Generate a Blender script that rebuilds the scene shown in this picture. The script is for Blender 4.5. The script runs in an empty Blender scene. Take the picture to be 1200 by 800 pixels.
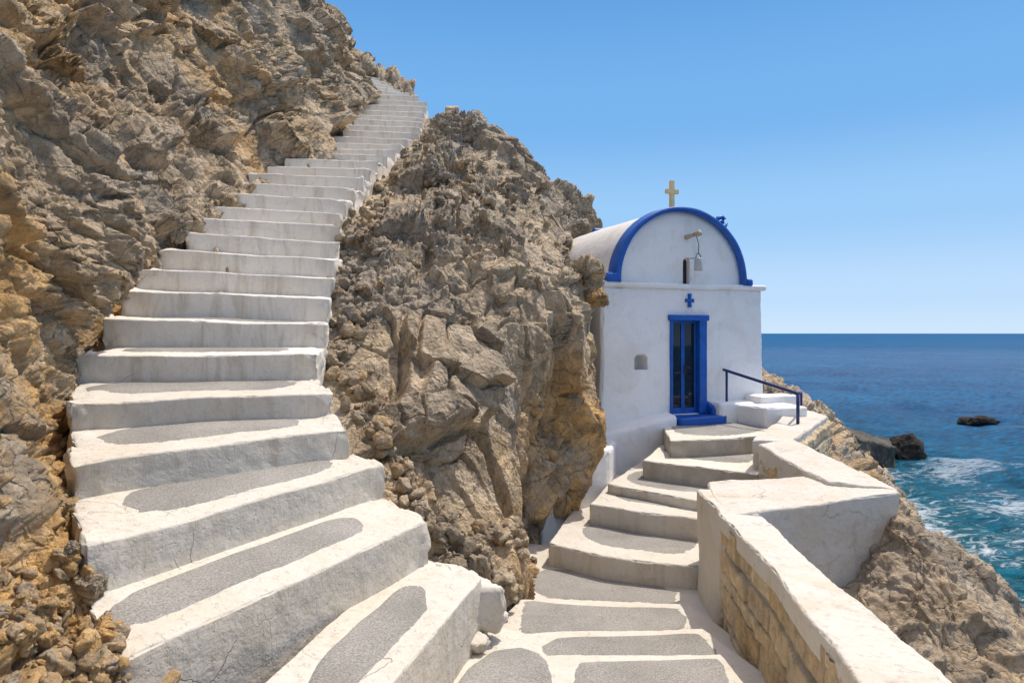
import bpy, bmesh, math, random
import numpy as np
from mathutils import Vector, Matrix
random.seed(7)
rng = np.random.default_rng(11)
R = math.radians
scene = bpy.context.scene

# ------------------------------------------------------------------ camera, sky, sun, exposure
F = 800.0; U0 = 600.0; V0 = 390.0            # 24 mm lens on a 36 mm frame; horizon row
cam_d = bpy.data.cameras.new('camera'); cam = bpy.data.objects.new('camera', cam_d)
scene.collection.objects.link(cam)
cam_d.lens = 24.0; cam_d.sensor_width = 36.0; cam_d.shift_y = -10.0/1200
cam_d.clip_start = 0.05; cam_d.clip_end = 30000
cam.location = (0, 0, 0); cam.rotation_euler = (R(90), 0, 0)
scene.camera = cam

SUN_EL = R(64); SUN_AZ = R(49)               # azimuth clockwise from +Y
world = bpy.data.worlds.new('World'); scene.world = world; world.use_nodes = True
wn = world.node_tree; wn.nodes.clear()
wo = wn.nodes.new('ShaderNodeOutputWorld'); wb = wn.nodes.new('ShaderNodeBackground')
sk = wn.nodes.new('ShaderNodeTexSky'); sk.sky_type = 'NISHITA'; sk.sun_disc = False
sk.sun_elevation = SUN_EL; sk.sun_rotation = SUN_AZ
sk.altitude = 0; sk.air_density = 1.0; sk.dust_density = 0.6; sk.ozone_density = 2.0
wb.inputs['Strength'].default_value = 0.15
# clear deep-blue air low over the sea, Nishita sky above it
tc = wn.nodes.new('ShaderNodeTexCoord'); sx = wn.nodes.new('ShaderNodeSeparateXYZ'); wn.links.new(tc.outputs['Generated'], sx.inputs[0])
rp = wn.nodes.new('ShaderNodeValToRGB'); rp.color_ramp.interpolation = 'EASE'; el = rp.color_ramp.elements
while len(el) < 5: el.new(.5)
for k, (p, c) in enumerate([(0., (.44, .565, .69)), (.05, (.37, .52, .70)), (.16, (.24, .43, .67)), (.30, (.135, .325, .61)), (.5, (.08, .24, .53))]):
    el[k].position = p; el[k].color = (*c, 1)
wn.links.new(sx.outputs[2], rp.inputs[0])
gb = wn.nodes.new('ShaderNodeVectorMath'); gb.operation = 'SCALE'; gb.inputs['Scale'].default_value = 1/.15
wn.links.new(rp.outputs[0], gb.inputs[0])
mr = wn.nodes.new('ShaderNodeMapRange'); mr.interpolation_type = 'SMOOTHSTEP'; mr.inputs[1].default_value = .45; mr.inputs[2].default_value = .75
wn.links.new(sx.outputs[2], mr.inputs[0])
mxs = wn.nodes.new('ShaderNodeMix'); mxs.data_type = 'RGBA'
wn.links.new(mr.outputs[0], mxs.inputs[0]); wn.links.new(gb.outputs[0], mxs.inputs[6]); hz_ = wn.nodes.new('ShaderNodeVectorMath'); hz_.operation = 'MULTIPLY'; hz_.inputs[1].default_value = (2.5, 1.75, 1.25)
wn.links.new(sk.outputs[0], hz_.inputs[0]); wn.links.new(hz_.outputs[0], mxs.inputs[7])
wn.links.new(mxs.outputs[2], wb.inputs['Color']); wn.links.new(wb.outputs[0], wo.inputs['Surface'])
sun_d = bpy.data.lights.new('sun', 'SUN'); sun = bpy.data.objects.new('sun', sun_d)
scene.collection.objects.link(sun)
sun_d.energy = 2.55; sun_d.angle = R(0.55); sun_d.color = (1.0, 0.94, 0.84)
sdir = Vector((math.cos(SUN_EL)*math.sin(SUN_AZ), math.cos(SUN_EL)*math.cos(SUN_AZ), math.sin(SUN_EL)))
sun.rotation_euler = sdir.to_track_quat('Z', 'Y').to_euler()
scene.view_settings.view_transform = 'Standard'; scene.view_settings.look = 'None'
scene.view_settings.exposure = 0.5; scene.view_settings.gamma = 1.0
scene.view_settings.use_curve_mapping = False
scene.cycles.max_bounces = 6; scene.cycles.diffuse_bounces = 4

# ------------------------------------------------------------------ helpers
def Pw(u, v, Y):
    return np.array([(u-U0)/F*Y, Y, -(v-V0)/F*Y])

_G = rng.normal(size=(256, 3)); _G /= np.linalg.norm(_G, axis=1)[:, None]
_PERM = rng.permutation(256); _RV = rng.random((256, 4)); _RD = rng.normal(size=(256, 3))
_RD /= np.linalg.norm(_RD, axis=1)[:, None]
def _hash(i, j, k, seed=0):
    return _PERM[(_PERM[(_PERM[(i+seed*17) & 255] + j) & 255] + k) & 255]
def perlin(P, seed=0):
    i0 = np.floor(P).astype(np.int64); f = P - i0
    w = f*f*f*(f*(f*6-15)+10); out = np.zeros(len(P))
    for dx in (0, 1):
        for dy in (0, 1):
            for dz in (0, 1):
                g = _G[_hash(i0[:, 0]+dx, i0[:, 1]+dy, i0[:, 2]+dz, seed)]
                d = g[:, 0]*(f[:, 0]-dx)+g[:, 1]*(f[:, 1]-dy)+g[:, 2]*(f[:, 2]-dz)
                out += d*(w[:, 0] if dx else 1-w[:, 0])*(w[:, 1] if dy else 1-w[:, 1])*(w[:, 2] if dz else 1-w[:, 2])
    return out*1.5
def fbm(P, octv=4, seed=0, gain=.5):
    a = 1.0; s = np.zeros(len(P)); Q = P.copy()
    for o in range(octv):
        s += a*perlin(Q, seed+o); Q = Q*2.03+5.3; a *= gain
    return s
def vnoise(P, seed=0):
    return np.stack([perlin(P, seed), perlin(P+31.7, seed+1), perlin(P-17.3, seed+2)], axis=1)
def facet(P, scale, seed=0, crack=.12, groove=.35, slope=.65):
    """fractured rock: every Voronoi cell is a tilted facet with a groove round it"""
    q = P/scale
    b = np.floor(q-.5).astype(np.int64)
    F1 = np.full(len(q), 9.); F2 = np.full(len(q), 9.); ID = np.zeros(len(q), dtype=np.int64); D = np.zeros((len(q), 3))
    for dx in (0, 1):
        for dy in (0, 1):
            for dz in (0, 1):
                h = _hash(b[:, 0]+dx, b[:, 1]+dy, b[:, 2]+dz, seed)
                c = np.stack([b[:, 0]+dx+.5, b[:, 1]+dy+.5, b[:, 2]+dz+.5], 1) + (_RV[h, :3]-.5)*.75
                d = q-c; l = np.sqrt((d*d).sum(1))
                near = l < F1
                F2 = np.where(near, F1, np.minimum(F2, l))
                F1 = np.where(near, l, F1); ID = np.where(near, h, ID); D[near] = d[near]
    val = (_RV[ID, 3]-.5)*.9 + (D*_RD[ID]).sum(1)*slope
    e = np.clip((F2-F1)/crack, 0, 1); e = e*e*(3-2*e)
    return val*e - groove*(1-e)

def new_mesh(name, V, Q):
    me = bpy.data.meshes.new(name); V = np.asarray(V, dtype=np.float32); Q = np.asarray(Q, dtype=np.int32)
    me.vertices.add(len(V)); me.vertices.foreach_set('co', V.ravel())
    k = Q.shape[1]
    me.loops.add(Q.size); me.loops.foreach_set('vertex_index', Q.ravel())
    me.polygons.add(len(Q)); me.polygons.foreach_set('loop_start', np.arange(0, Q.size, k, dtype=np.int32))
    me.update(calc_edges=True); me.validate()
    return me
def link(name, me, mat=None, parent=None, smooth=True):
    o = bpy.data.objects.new(name, me); scene.collection.objects.link(o)
    if mat: me.materials.append(mat)
    if smooth and me.polygons:
        me.polygons.foreach_set('use_smooth', np.ones(len(me.polygons), dtype=bool))
    if parent:
        o.parent = parent
        o.matrix_parent_inverse = Matrix.Translation(parent.location).inverted()
    return o
def tag(o, label=None, cat=None, group=None, kind=None):
    if label: o['label'] = label
    if cat: o['category'] = cat
    if group: o['group'] = group
    if kind: o['kind'] = kind
    return o
def empty(name, loc):
    o = bpy.data.objects.new(name, None); o.location = [float(x) for x in loc]; o.empty_display_size = .2
    scene.collection.objects.link(o); return o
def attr(me, name, arr):
    a = me.attributes.new(name, 'FLOAT', 'POINT'); a.data.foreach_set('value', np.asarray(arr, dtype=np.float32))

def rbox_arrays(C, r=.03, cell=.04, amp=.008, freq=2.0, bow=0., end_rough=0., fine=.0025, seed=0, ends=(0, 1)):
    """rounded, slightly uneven block spanned by 8 corners C[ix][iy][iz]"""
    C = np.asarray(C, dtype=float)
    L = [np.linalg.norm(C[1]-C[0], axis=-1).mean(), np.linalg.norm(C[:, 1]-C[:, 0], axis=-1).mean(), np.linalg.norm(C[:, :, 1]-C[:, :, 0], axis=-1).mean()]
    r = min(r, min(L)*.45)
    ax = []
    for l in L:
        n = max(1, int((l-2*r)/cell)); e = np.array([0, .25, .5, .75])*r
        ax.append(np.concatenate([e, np.linspace(r, l-r, n+1), l-e[::-1]]))
    pts = []; quads = []; off = 0
    for a in range(3):
        b, c = (a+1) % 3, (a+2) % 3
        gb, gc = np.meshgrid(np.arange(len(ax[b])), np.arange(len(ax[c])), indexing='ij')
        nb, nc = gb.shape
        for side in (0, 1):
            idx = np.zeros((nb*nc, 3), dtype=np.int64)
            idx[:, b] = gb.ravel(); idx[:, c] = gc.ravel(); idx[:, a] = 0 if side == 0 else len(ax[a])-1
            pts.append(idx)
            g = np.arange(nb*nc).reshape(nb, nc)+off
            q = np.stack([g[:-1, :-1], g[1:, :-1], g[1:, 1:], g[:-1, 1:]], -1).reshape(-1, 4)
            quads.append(q if side else q[:, ::-1]); off += nb*nc
    idx = np.concatenate(pts); Q = np.concatenate(quads)
    uq, inv = np.unique(idx, axis=0, return_inverse=True); Q = inv.reshape(-1)[Q]
    p = np.stack([ax[i][uq[:, i]] for i in range(3)], 1); Lv = np.array(L)
    inner = np.clip(p, r, Lv-r); d = p-inner; n = np.linalg.norm(d, axis=1); n[n < 1e-9] = 1
    nrm = d/n[:, None]; p = inner + nrm*r
    t = p/Lv; s, y, z = t[:, 0:1], t[:, 1:2], t[:, 2:3]
    W = ((1-s)*(1-y)*(1-z)*C[0, 0, 0]+s*(1-y)*(1-z)*C[1, 0, 0]+(1-s)*y*(1-z)*C[0, 1, 0]+s*y*(1-z)*C[1, 1, 0]
         + (1-s)*(1-y)*z*C[0, 0, 1]+s*(1-y)*z*C[1, 0, 1]+(1-s)*y*z*C[0, 1, 1]+s*y*z*C[1, 1, 1])
    ex, ey, ez = C[1, 0, 1]-C[0, 0, 1], C[0, 1, 1]-C[0, 0, 1], C[0, 0, 1]-C[0, 0, 0]
    if np.dot(np.cross(ex, ey), ez) < 0: Q = Q[:, ::-1]
    if bow:
        fy = (C[0, 0, 1]+C[1, 0, 1]-C[0, 1, 1]-C[1, 1, 1]); fy /= np.linalg.norm(fy)
        W = W + fy*(bow*4*s*(1-s)*(1-y))
    ex = ex/np.linalg.norm(ex); ey = ey/np.linalg.norm(ey); ez = ez/np.linalg.norm(ez)
    wn_ = nrm[:, :1]*ex+nrm[:, 1:2]*ey+nrm[:, 2:]*ez
    W = W + amp*vnoise(W*freq+seed*3.1) + wn_*(fine*fbm(W*14, 3))[:, None]
    # chipped edges
    edge = (np.abs(nrm) > .25).sum(1) > 1
    ch = (np.clip(perlin(W*7+4)-.2, 0, 1)+.7*np.clip(perlin(W*19+4)-.2, 0, 1))*edge
    W = W - wn_*(ch*min(.05, r*1.6))[:, None]
    if end_rough:
        k = np.zeros((len(W), 1))
        if 1 in ends: k = np.maximum(k, np.clip((s-(1-.25/L[0]))/(.25/L[0]), 0, 1))
        if 0 in ends: k = np.maximum(k, np.clip(((.15/L[0])-s)/(.15/L[0]), 0, 1))
        W = W + wn_*(k[:, 0]*end_rough*(facet(W, .16, 3, groove=.15)-.1))[:, None] + k*end_rough*.5*vnoise(W*4)
    return W, Q
def rbox(name, C, mat, parent=None, **k):
    W, Q = rbox_arrays(C, **k)
    return link(name, new_mesh(name, W, Q), mat, parent)
def slab(fl, fr, br, bl, depth, skirt=0.):
    """corners of a block whose top quad is given and whose bottom lies `depth` lower"""
    C = np.zeros((2, 2, 2, 3))
    for (i, j, p) in ((0, 0, fl), (1, 0, fr), (1, 1, br), (0, 1, bl)):
        p = np.asarray(p, dtype=float); C[i, j, 1] = p; C[i, j, 0] = p-np.array([0, 0, depth])
    return C
def join_arrays(L):
    V = []; Q = []; o = 0
    for v, q in L:
        V.append(v); Q.append(q+o); o += len(v)
    return np.concatenate(V), np.concatenate(Q)
def tube_arrays(pts, r, n=10, closed_caps=True, r2=None):
    pts = [np.asarray(p, float) for p in pts]; V = []; Q = []
    up = np.array([.3, .1, 1.]) ; m = len(pts)
    for i, p in enumerate(pts):
        t = pts[min(i+1, m-1)]-pts[max(i-1, 0)]; t /= np.linalg.norm(t)
        a = np.cross(t, up); a /= np.linalg.norm(a); b = np.cross(t, a)
        rr = r if r2 is None else r+(r2-r)*i/(m-1)
        for k in range(n):
            w = 2*math.pi*k/n; V.append(p+rr*(math.cos(w)*a+math.sin(w)*b))
    for i in range(m-1):
        for k in range(n):
            Q.append([i*n+k, i*n+(k+1) % n, (i+1)*n+(k+1) % n, (i+1)*n+k])
    if closed_caps:
        for e, base in ((0, pts[0]), (m-1, pts[-1])):
            c = len(V); V.append(base)
            for k in range(0, n, 2):
                q = [c, e*n+k, e*n+(k+1) % n, e*n+(k+2) % n]
                Q.append(q if e else q[::-1])
    return np.array(V), np.array(Q)
def tube(name, pts, r, mat, parent=None, **k):
    V, Q = tube_arrays(pts, r, **k); return link(name, new_mesh(name, V, Q), mat, parent)
def cmr(A, t):
    """Catmull-Rom along axis 0"""
    n = len(A); i = np.clip(np.floor(t).astype(int), 0, n-2); f = (t-i)[:, None, None]
    a = A[np.clip(i-1, 0, n-1)]; b = A[i]; c = A[i+1]; d = A[np.clip(i+2, 0, n-1)]
    return .5*((2*b)+(-a+c)*f+(2*a-5*b+4*c-d)*f*f+(-a+3*b-3*c+d)*f**3)
def sheet(ctrl, nu, nv):
    """smooth dense grid through a control net ctrl[i][j] -> (nu,nv,3)"""
    A = np.array(ctrl, dtype=float)
    A = cmr(A, np.linspace(0, len(A)-1, nu))
    A = cmr(A.transpose(1, 0, 2), np.linspace(0, A.shape[1]-1, nv)).transpose(1, 0, 2)
    return A
def grid_quads(nu, nv):
    g = np.arange(nu*nv).reshape(nu, nv)
    return np.stack([g[:-1, :-1], g[1:, :-1], g[1:, 1:], g[:-1, 1:]], -1).reshape(-1, 4)
def sheet_normals(S, toward):
    du = np.gradient(S, axis=0); dv = np.gradient(S, axis=1)
    n = np.cross(du, dv); n /= np.linalg.norm(n, axis=-1, keepdims=True)+1e-9
    flip = (n*np.asarray(toward)).sum(-1).mean() < 0
    return (-n if flip else n), flip

# ------------------------------------------------------------------ materials
class NT:
    def __init__(s, name):
        s.m = bpy.data.materials.new(name); s.m.use_nodes = True; s.t = s.m.node_tree; s.t.nodes.clear()
        s.out = s.t.nodes.new('ShaderNodeOutputMaterial'); s.b = s.t.nodes.new('ShaderNodeBsdfPrincipled')
        s.t.links.new(s.b.outputs[0], s.out.inputs['Surface']); s.geo = s.t.nodes.new('ShaderNodeNewGeometry')
        s.pos = s.geo.outputs['Position']
    def L(s, a, b): s.t.links.new(a, b)
    def vec(s, scale=(1, 1, 1), rot=(0, 0, 0)):
        n = s.t.nodes.new('ShaderNodeMapping'); n.inputs['Scale'].default_value = scale
        n.inputs['Rotation'].default_value = rot; s.L(s.pos, n.inputs['Vector']); return n.outputs[0]
    def noise(s, scale, detail=5, rough=.55, vec=None, dist=0):
        n = s.t.nodes.new('ShaderNodeTexNoise'); n.inputs['Scale'].default_value = scale
        n.inputs['Detail'].default_value = detail; n.inputs['Roughness'].default_value = rough
        n.inputs['Distortion'].default_value = dist
        s.L(vec or s.pos, n.inputs['Vector']); return n.outputs['Fac']
    def voro(s, scale, out='Distance', feature='F1', vec=None):
        n = s.t.nodes.new('ShaderNodeTexVoronoi'); n.feature = feature; n.inputs['Scale'].default_value = scale
        s.L(vec or s.pos, n.inputs['Vector']); return n.outputs[out]
    def ramp(s, f, stops):
        n = s.t.nodes.new('ShaderNodeValToRGB'); e = n.color_ramp.elements
        while len(e) < len(stops): e.new(.5)
        for k, (p, c) in enumerate(stops):
            e[k].position = p; e[k].color = (c, c, c, 1) if not isinstance(c, tuple) else (*c, 1)
        s.L(f, n.inputs[0]); return n.outputs[0]
    def math(s, op, a, b=None, clamp=False):
        n = s.t.nodes.new('ShaderNodeMath'); n.operation = op; n.use_clamp = clamp
        for i, x in enumerate((a, b)):
            if x is None: continue
            if isinstance(x, (int, float)): n.inputs[i].default_value = x
            else: s.L(x, n.inputs[i])
        return n.outputs[0]
    def mix(s, f, a, b, mode='MIX'):
        n = s.t.nodes.new('ShaderNodeMix'); n.data_type = 'RGBA'; n.blend_type = mode
        if isinstance(f, (int, float)): n.inputs[0].default_value = f
        else: s.L(f, n.inputs[0])
        for i, x in ((6, a), (7, b)):
            if isinstance(x, tuple): n.inputs[i].default_value = (*x, 1)
            else: s.L(x, n.inputs[i])
        return n.outputs[2]
    def attr(s, name):
        n = s.t.nodes.new('ShaderNodeAttribute'); n.attribute_name = name; return n.outputs['Fac']
    def bump(s, h, strength=.5, dist=.02, normal=None):
        n = s.t.nodes.new('ShaderNodeBump'); n.inputs['Strength'].default_value = strength
        n.inputs['Distance'].default_value = dist; s.L(h, n.inputs['Height'])
        if normal: s.L(normal, n.inputs['Normal'])
        return n.outputs[0]
    def fin(s, col=None, rough=.85, normal=None, spec=.3):
        if col is not None:
            if isinstance(col, tuple): s.b.inputs['Base Color'].default_value = (*col, 1)
            else: s.L(col, s.b.inputs['Base Color'])
        if isinstance(rough, (int, float)): s.b.inputs['Roughness'].default_value = rough
        else: s.L(rough, s.b.inputs['Roughness'])
        s.b.inputs['Specular IOR Level'].default_value = spec
        if normal: s.L(normal, s.b.inputs['Normal'])
        return s.m

def rock_material(name, grey=(.40, .335, .255), tan=(.54, .43, .29), ochre=(.65, .41, .17), dark=(.21, .175, .135), warm_gain=1.0, stone=3.5, pale_amt=.6):
    n = NT(name)
    a = n.ramp(n.noise(.55, 6, .6, dist=.4), [(.38, 0.), (.62, 1.)])
    base = n.mix(a, grey, tan)
    w = n.math('MULTIPLY', n.attr('warm'), n.ramp(n.noise(1.1, 5, .62, dist=.6), [(.36, 0.), (.58, 1.)]), True)
    base = n.mix(w, base, ochre)
    # every stone has its own tone
    cell = n.voro(stone, 'Color'); sep = n.t.nodes.new('ShaderNodeSeparateColor'); n.L(cell, sep.inputs[0])
    tone = n.math('MULTIPLY_ADD', sep.outputs[0], .5); tone.node.inputs[2].default_value = .75
    base = n.mix(1., base, tone, 'MULTIPLY')
    fine = n.ramp(n.noise(9, 8, .7), [(.25, .52), (.5, 1.0), (.76, 1.4)])
    base = n.mix(1., base, fine, 'MULTIPLY')
    pat = n.ramp(n.noise(2.3, 6, .7, dist=1.), [(.52, 0.), (.66, 1.)])
    base = n.mix(n.math('MULTIPLY', pat, .55), base, dark)
    pale = n.ramp(n.noise(1.7, 7, .65, vec=n.vec((1, 1, .7), (.3, .6, 0)), dist=.5), [(.56, 0.), (.70, 1.)])
    base = n.mix(n.math('MULTIPLY', pale, pale_amt), base, (.60, .515, .39))
    wet = n.attr('wet')
    base = n.mix(wet, base, (.035, .03, .022))
    wv = n.t.nodes.new('ShaderNodeTexNoise'); wv.inputs['Scale'].default_value = 2.5; wv.inputs['Detail'].default_value = 5; n.L(n.pos, wv.inputs['Vector'])
    w1 = n.t.nodes.new('ShaderNodeVectorMath'); w1.operation = 'SCALE'; w1.inputs['Scale'].default_value = .7; n.L(wv.outputs['Color'], w1.inputs[0])
    w2 = n.t.nodes.new('ShaderNodeVectorMath'); w2.operation = 'ADD'; n.L(n.pos, w2.inputs[0]); n.L(w1.outputs[0], w2.inputs[1])
    k1 = n.ramp(n.voro(2.1, 'Distance', 'DISTANCE_TO_EDGE', vec=w2.outputs[0]), [(.0, 0.), (.045, 1.)])
    k2 = n.ramp(n.voro(6.5, 'Distance', 'DISTANCE_TO_EDGE', vec=w2.outputs[0]), [(.0, 0.), (.09, 1.)])
    h = n.math('ADD', n.noise(14, 8, .74), n.math('MULTIPLY', n.voro(17, 'Distance', 'F1'), .6))
    h = n.math('ADD', h, n.math('ADD', n.math('MULTIPLY', k1, .6), n.math('MULTIPLY', k2, .18)))
    b1 = n.bump(h, .95, .055)
    b2 = n.bump(n.noise(60, 4, .7), .5, .01, b1)
    rg = n.mix(wet, (.9, .9, .9), (.45, .45, .45))
    return n.fin(base, rg, b2, .25)
M = {}
M['rock'] = rock_material('rock')
M['coast'] = rock_material('coast_rock', (.41, .345, .265), (.54, .435, .305), (.58, .40, .21), stone=1.6)
M['stone'] = rock_material('loose_stone', (.40, .335, .25), (.52, .42, .29), stone=1.5)
M['seadark'] = rock_material('wet_rock', (.028, .024, .02), (.06, .048, .034), dark=(.012, .011, .01), pale_amt=.08)

def plaster(name, white=(.80, .785, .75), stain=(.60, .52, .40), grime=(.42, .39, .34), side=.0, stain_amt=.5, bump=.5, crack=.5):
    n = NT(name)
    s1 = n.ramp(n.noise(1.4, 7, .65, dist=.5), [(.46, 0.), (.72, 1.)])
    c = n.mix(n.math('MULTIPLY', s1, stain_amt), white, stain)
    s2 = n.ramp(n.noise(4.2, 8, .72, vec=n.vec((1, 1, .45))), [(.58, 0.), (.70, 1.)])
    c = n.mix(n.math('MULTIPLY', s2, stain_amt*.7), c, grime)
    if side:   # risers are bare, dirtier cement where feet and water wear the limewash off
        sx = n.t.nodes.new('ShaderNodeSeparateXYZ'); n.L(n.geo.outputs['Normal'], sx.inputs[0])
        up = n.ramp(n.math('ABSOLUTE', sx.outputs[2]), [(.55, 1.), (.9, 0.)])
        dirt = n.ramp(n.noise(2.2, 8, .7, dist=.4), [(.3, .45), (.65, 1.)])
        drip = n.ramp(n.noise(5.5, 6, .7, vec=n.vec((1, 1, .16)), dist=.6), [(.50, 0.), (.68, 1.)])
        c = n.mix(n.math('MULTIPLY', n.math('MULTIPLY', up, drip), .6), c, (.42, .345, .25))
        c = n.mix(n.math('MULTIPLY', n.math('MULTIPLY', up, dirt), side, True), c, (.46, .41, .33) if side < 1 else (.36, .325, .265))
    sp = n.ramp(n.noise(38, 3, .6), [(.66, 0.), (.74, 1.)])
    c = n.mix(n.math('MULTIPLY', sp, .30), c, (.30, .27, .22))
    # hairline cracks where the plaster has moved
    vc = n.t.nodes.new('ShaderNodeVectorMath'); vc.operation = 'ADD'
    nz = n.t.nodes.new('ShaderNodeTexNoise'); nz.inputs['Scale'].default_value = 3.; nz.inputs['Detail'].default_value = 6
    n.L(n.pos, nz.inputs['Vector']); sc_ = n.t.nodes.new('ShaderNodeVectorMath'); sc_.operation = 'SCALE'; sc_.inputs['Scale'].default_value = .5
    n.L(nz.outputs['Color'], sc_.inputs[0]); n.L(n.pos, vc.inputs[0]); n.L(sc_.outputs[0], vc.inputs[1])
    cr = n.ramp(n.voro(1.25, 'Distance', 'DISTANCE_TO_EDGE', vec=vc.outputs[0]), [(.0, 1.), (.006, 0.)])
    cr = n.math('MULTIPLY', cr, n.ramp(n.noise(1.1, 4), [(.54, 0.), (.66, 1.)]))
    c = n.mix(n.math('MULTIPLY', cr, crack), c, (.30, .26, .21))
    # worn dents and pits
    pits = n.ramp(n.noise(21, 5, .6), [(.30, 0.), (.42, 1.)])
    h = n.math('ADD', n.math('ADD', n.math('MULTIPLY', n.noise(5.5, 6, .6), 1.6), n.math('MULTIPLY', pits, .25)), n.math('MULTIPLY', n.noise(48, 3, .5), .10))
    h = n.math('SUBTRACT', h, n.math('MULTIPLY', cr, .4))
    return n.fin(c, .88, n.bump(h, bump, .018), .2)
M['white'] = plaster('chapel_limewash', (.86, .845, .82), (.62, .58, .51), (.50, .47, .42), stain_amt=.5, bump=.45, crack=.1)
M['vault'] = plaster('vault_limewash', (.76, .735, .68), (.56, .53, .48), (.42, .40, .36), stain_amt=.6, crack=.2)
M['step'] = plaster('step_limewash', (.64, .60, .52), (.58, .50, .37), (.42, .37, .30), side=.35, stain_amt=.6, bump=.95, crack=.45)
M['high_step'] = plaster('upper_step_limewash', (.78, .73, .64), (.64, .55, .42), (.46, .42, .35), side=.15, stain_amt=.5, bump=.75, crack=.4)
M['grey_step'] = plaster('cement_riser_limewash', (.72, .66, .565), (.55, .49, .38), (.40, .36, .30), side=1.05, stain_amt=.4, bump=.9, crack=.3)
M['wall'] = plaster('parapet_limewash', (.64, .60, .525), (.58, .48, .35), (.38, .33, .27), stain_amt=.8, bump=1., crack=.7)
def cement():
    n = NT('bare_cement')
    c = n.mix(n.ramp(n.noise(1.6, 6, .6), [(.35, 0.), (.68, 1.)]), (.25, .24, .215), (.34, .325, .295))
    sp = n.ramp(n.noise(85, 3, .75), [(.32, .62), (.5, 1.), (.70, 1.5)])
    c = n.mix(1., c, sp, 'MULTIPLY')
    return n.fin(c, .92, n.bump(n.noise(90, 3, .7), .7, .006), .2)
M['cement'] = cement()
def paint(name, c, rough=.45, c2=None):
    n = NT(name); c2 = c2 or tuple(x*.72 for x in c)
    col = n.mix(n.ramp(n.noise(7, 6, .65), [(.4, 0.), (.7, 1.)]), c, c2)
    return n.fin(col, rough, n.bump(n.noise(40, 4, .6), .2, .006), .45)
M['blue'] = paint('blue_paint', (.008, .105, .46))
M['bluedk'] = paint('rail_blue', (.015, .035, .15), .35)
M['cream'] = paint('cream_paint', (.90, .70, .36), .6, (.8, .60, .30))
M['wood'] = paint('weathered_wood', (.50, .42, .32), .75)
M['metal'] = paint('grey_tin', (.50, .50, .47), .4)
M['black'] = paint('dark_metal', (.03, .03, .035), .4)
M['inner_shade'] = paint('interior_shade', (.035, .035, .035), .9)  # near-black colour standing in for the unlit depth behind openings
def glass():
    n = NT('door_glass'); n.fin((.015, .022, .035), .05, None, .45)
    tr = n.t.nodes.new('ShaderNodeBsdfTransparent'); mx = n.t.nodes.new('ShaderNodeMixShader'); mx.inputs[0].default_value = .82
    tr.inputs[0].default_value = (.7, .75, .8, 1)
    n.L(tr.outputs[0], mx.inputs[1]); n.L(n.b.outputs[0], mx.inputs[2]); n.L(mx.outputs[0], n.out.inputs['Surface'])
    return n.m
M['glass'] = glass()
def masonry():
    n = NT('ochre_masonry')
    cell = n.attr('stone_id')
    c = n.ramp(cell, [(0, (.68, .49, .26)), (.3, (.78, .60, .36)), (.55, (.60, .45, .28)), (.8, (.82, .68, .46)), (1, (.70, .50, .25))])
    c = n.mix(1., c, n.ramp(n.noise(8, 8, .7), [(.25, .5), (.52, 1.), (.76, 1.35)]), 'MULTIPLY')
    g = n.attr('mortar')
    c = n.mix(g, c, n.mix(n.noise(3), (.42, .38, .31), (.62, .56, .46)))
    return n.fin(c, .9, n.bump(n.math('ADD', n.noise(16, 9, .75), n.math('MULTIPLY', n.noise(60, 4, .6), .3)), 1., .035), .2)
M['masonry'] = masonry()

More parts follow.
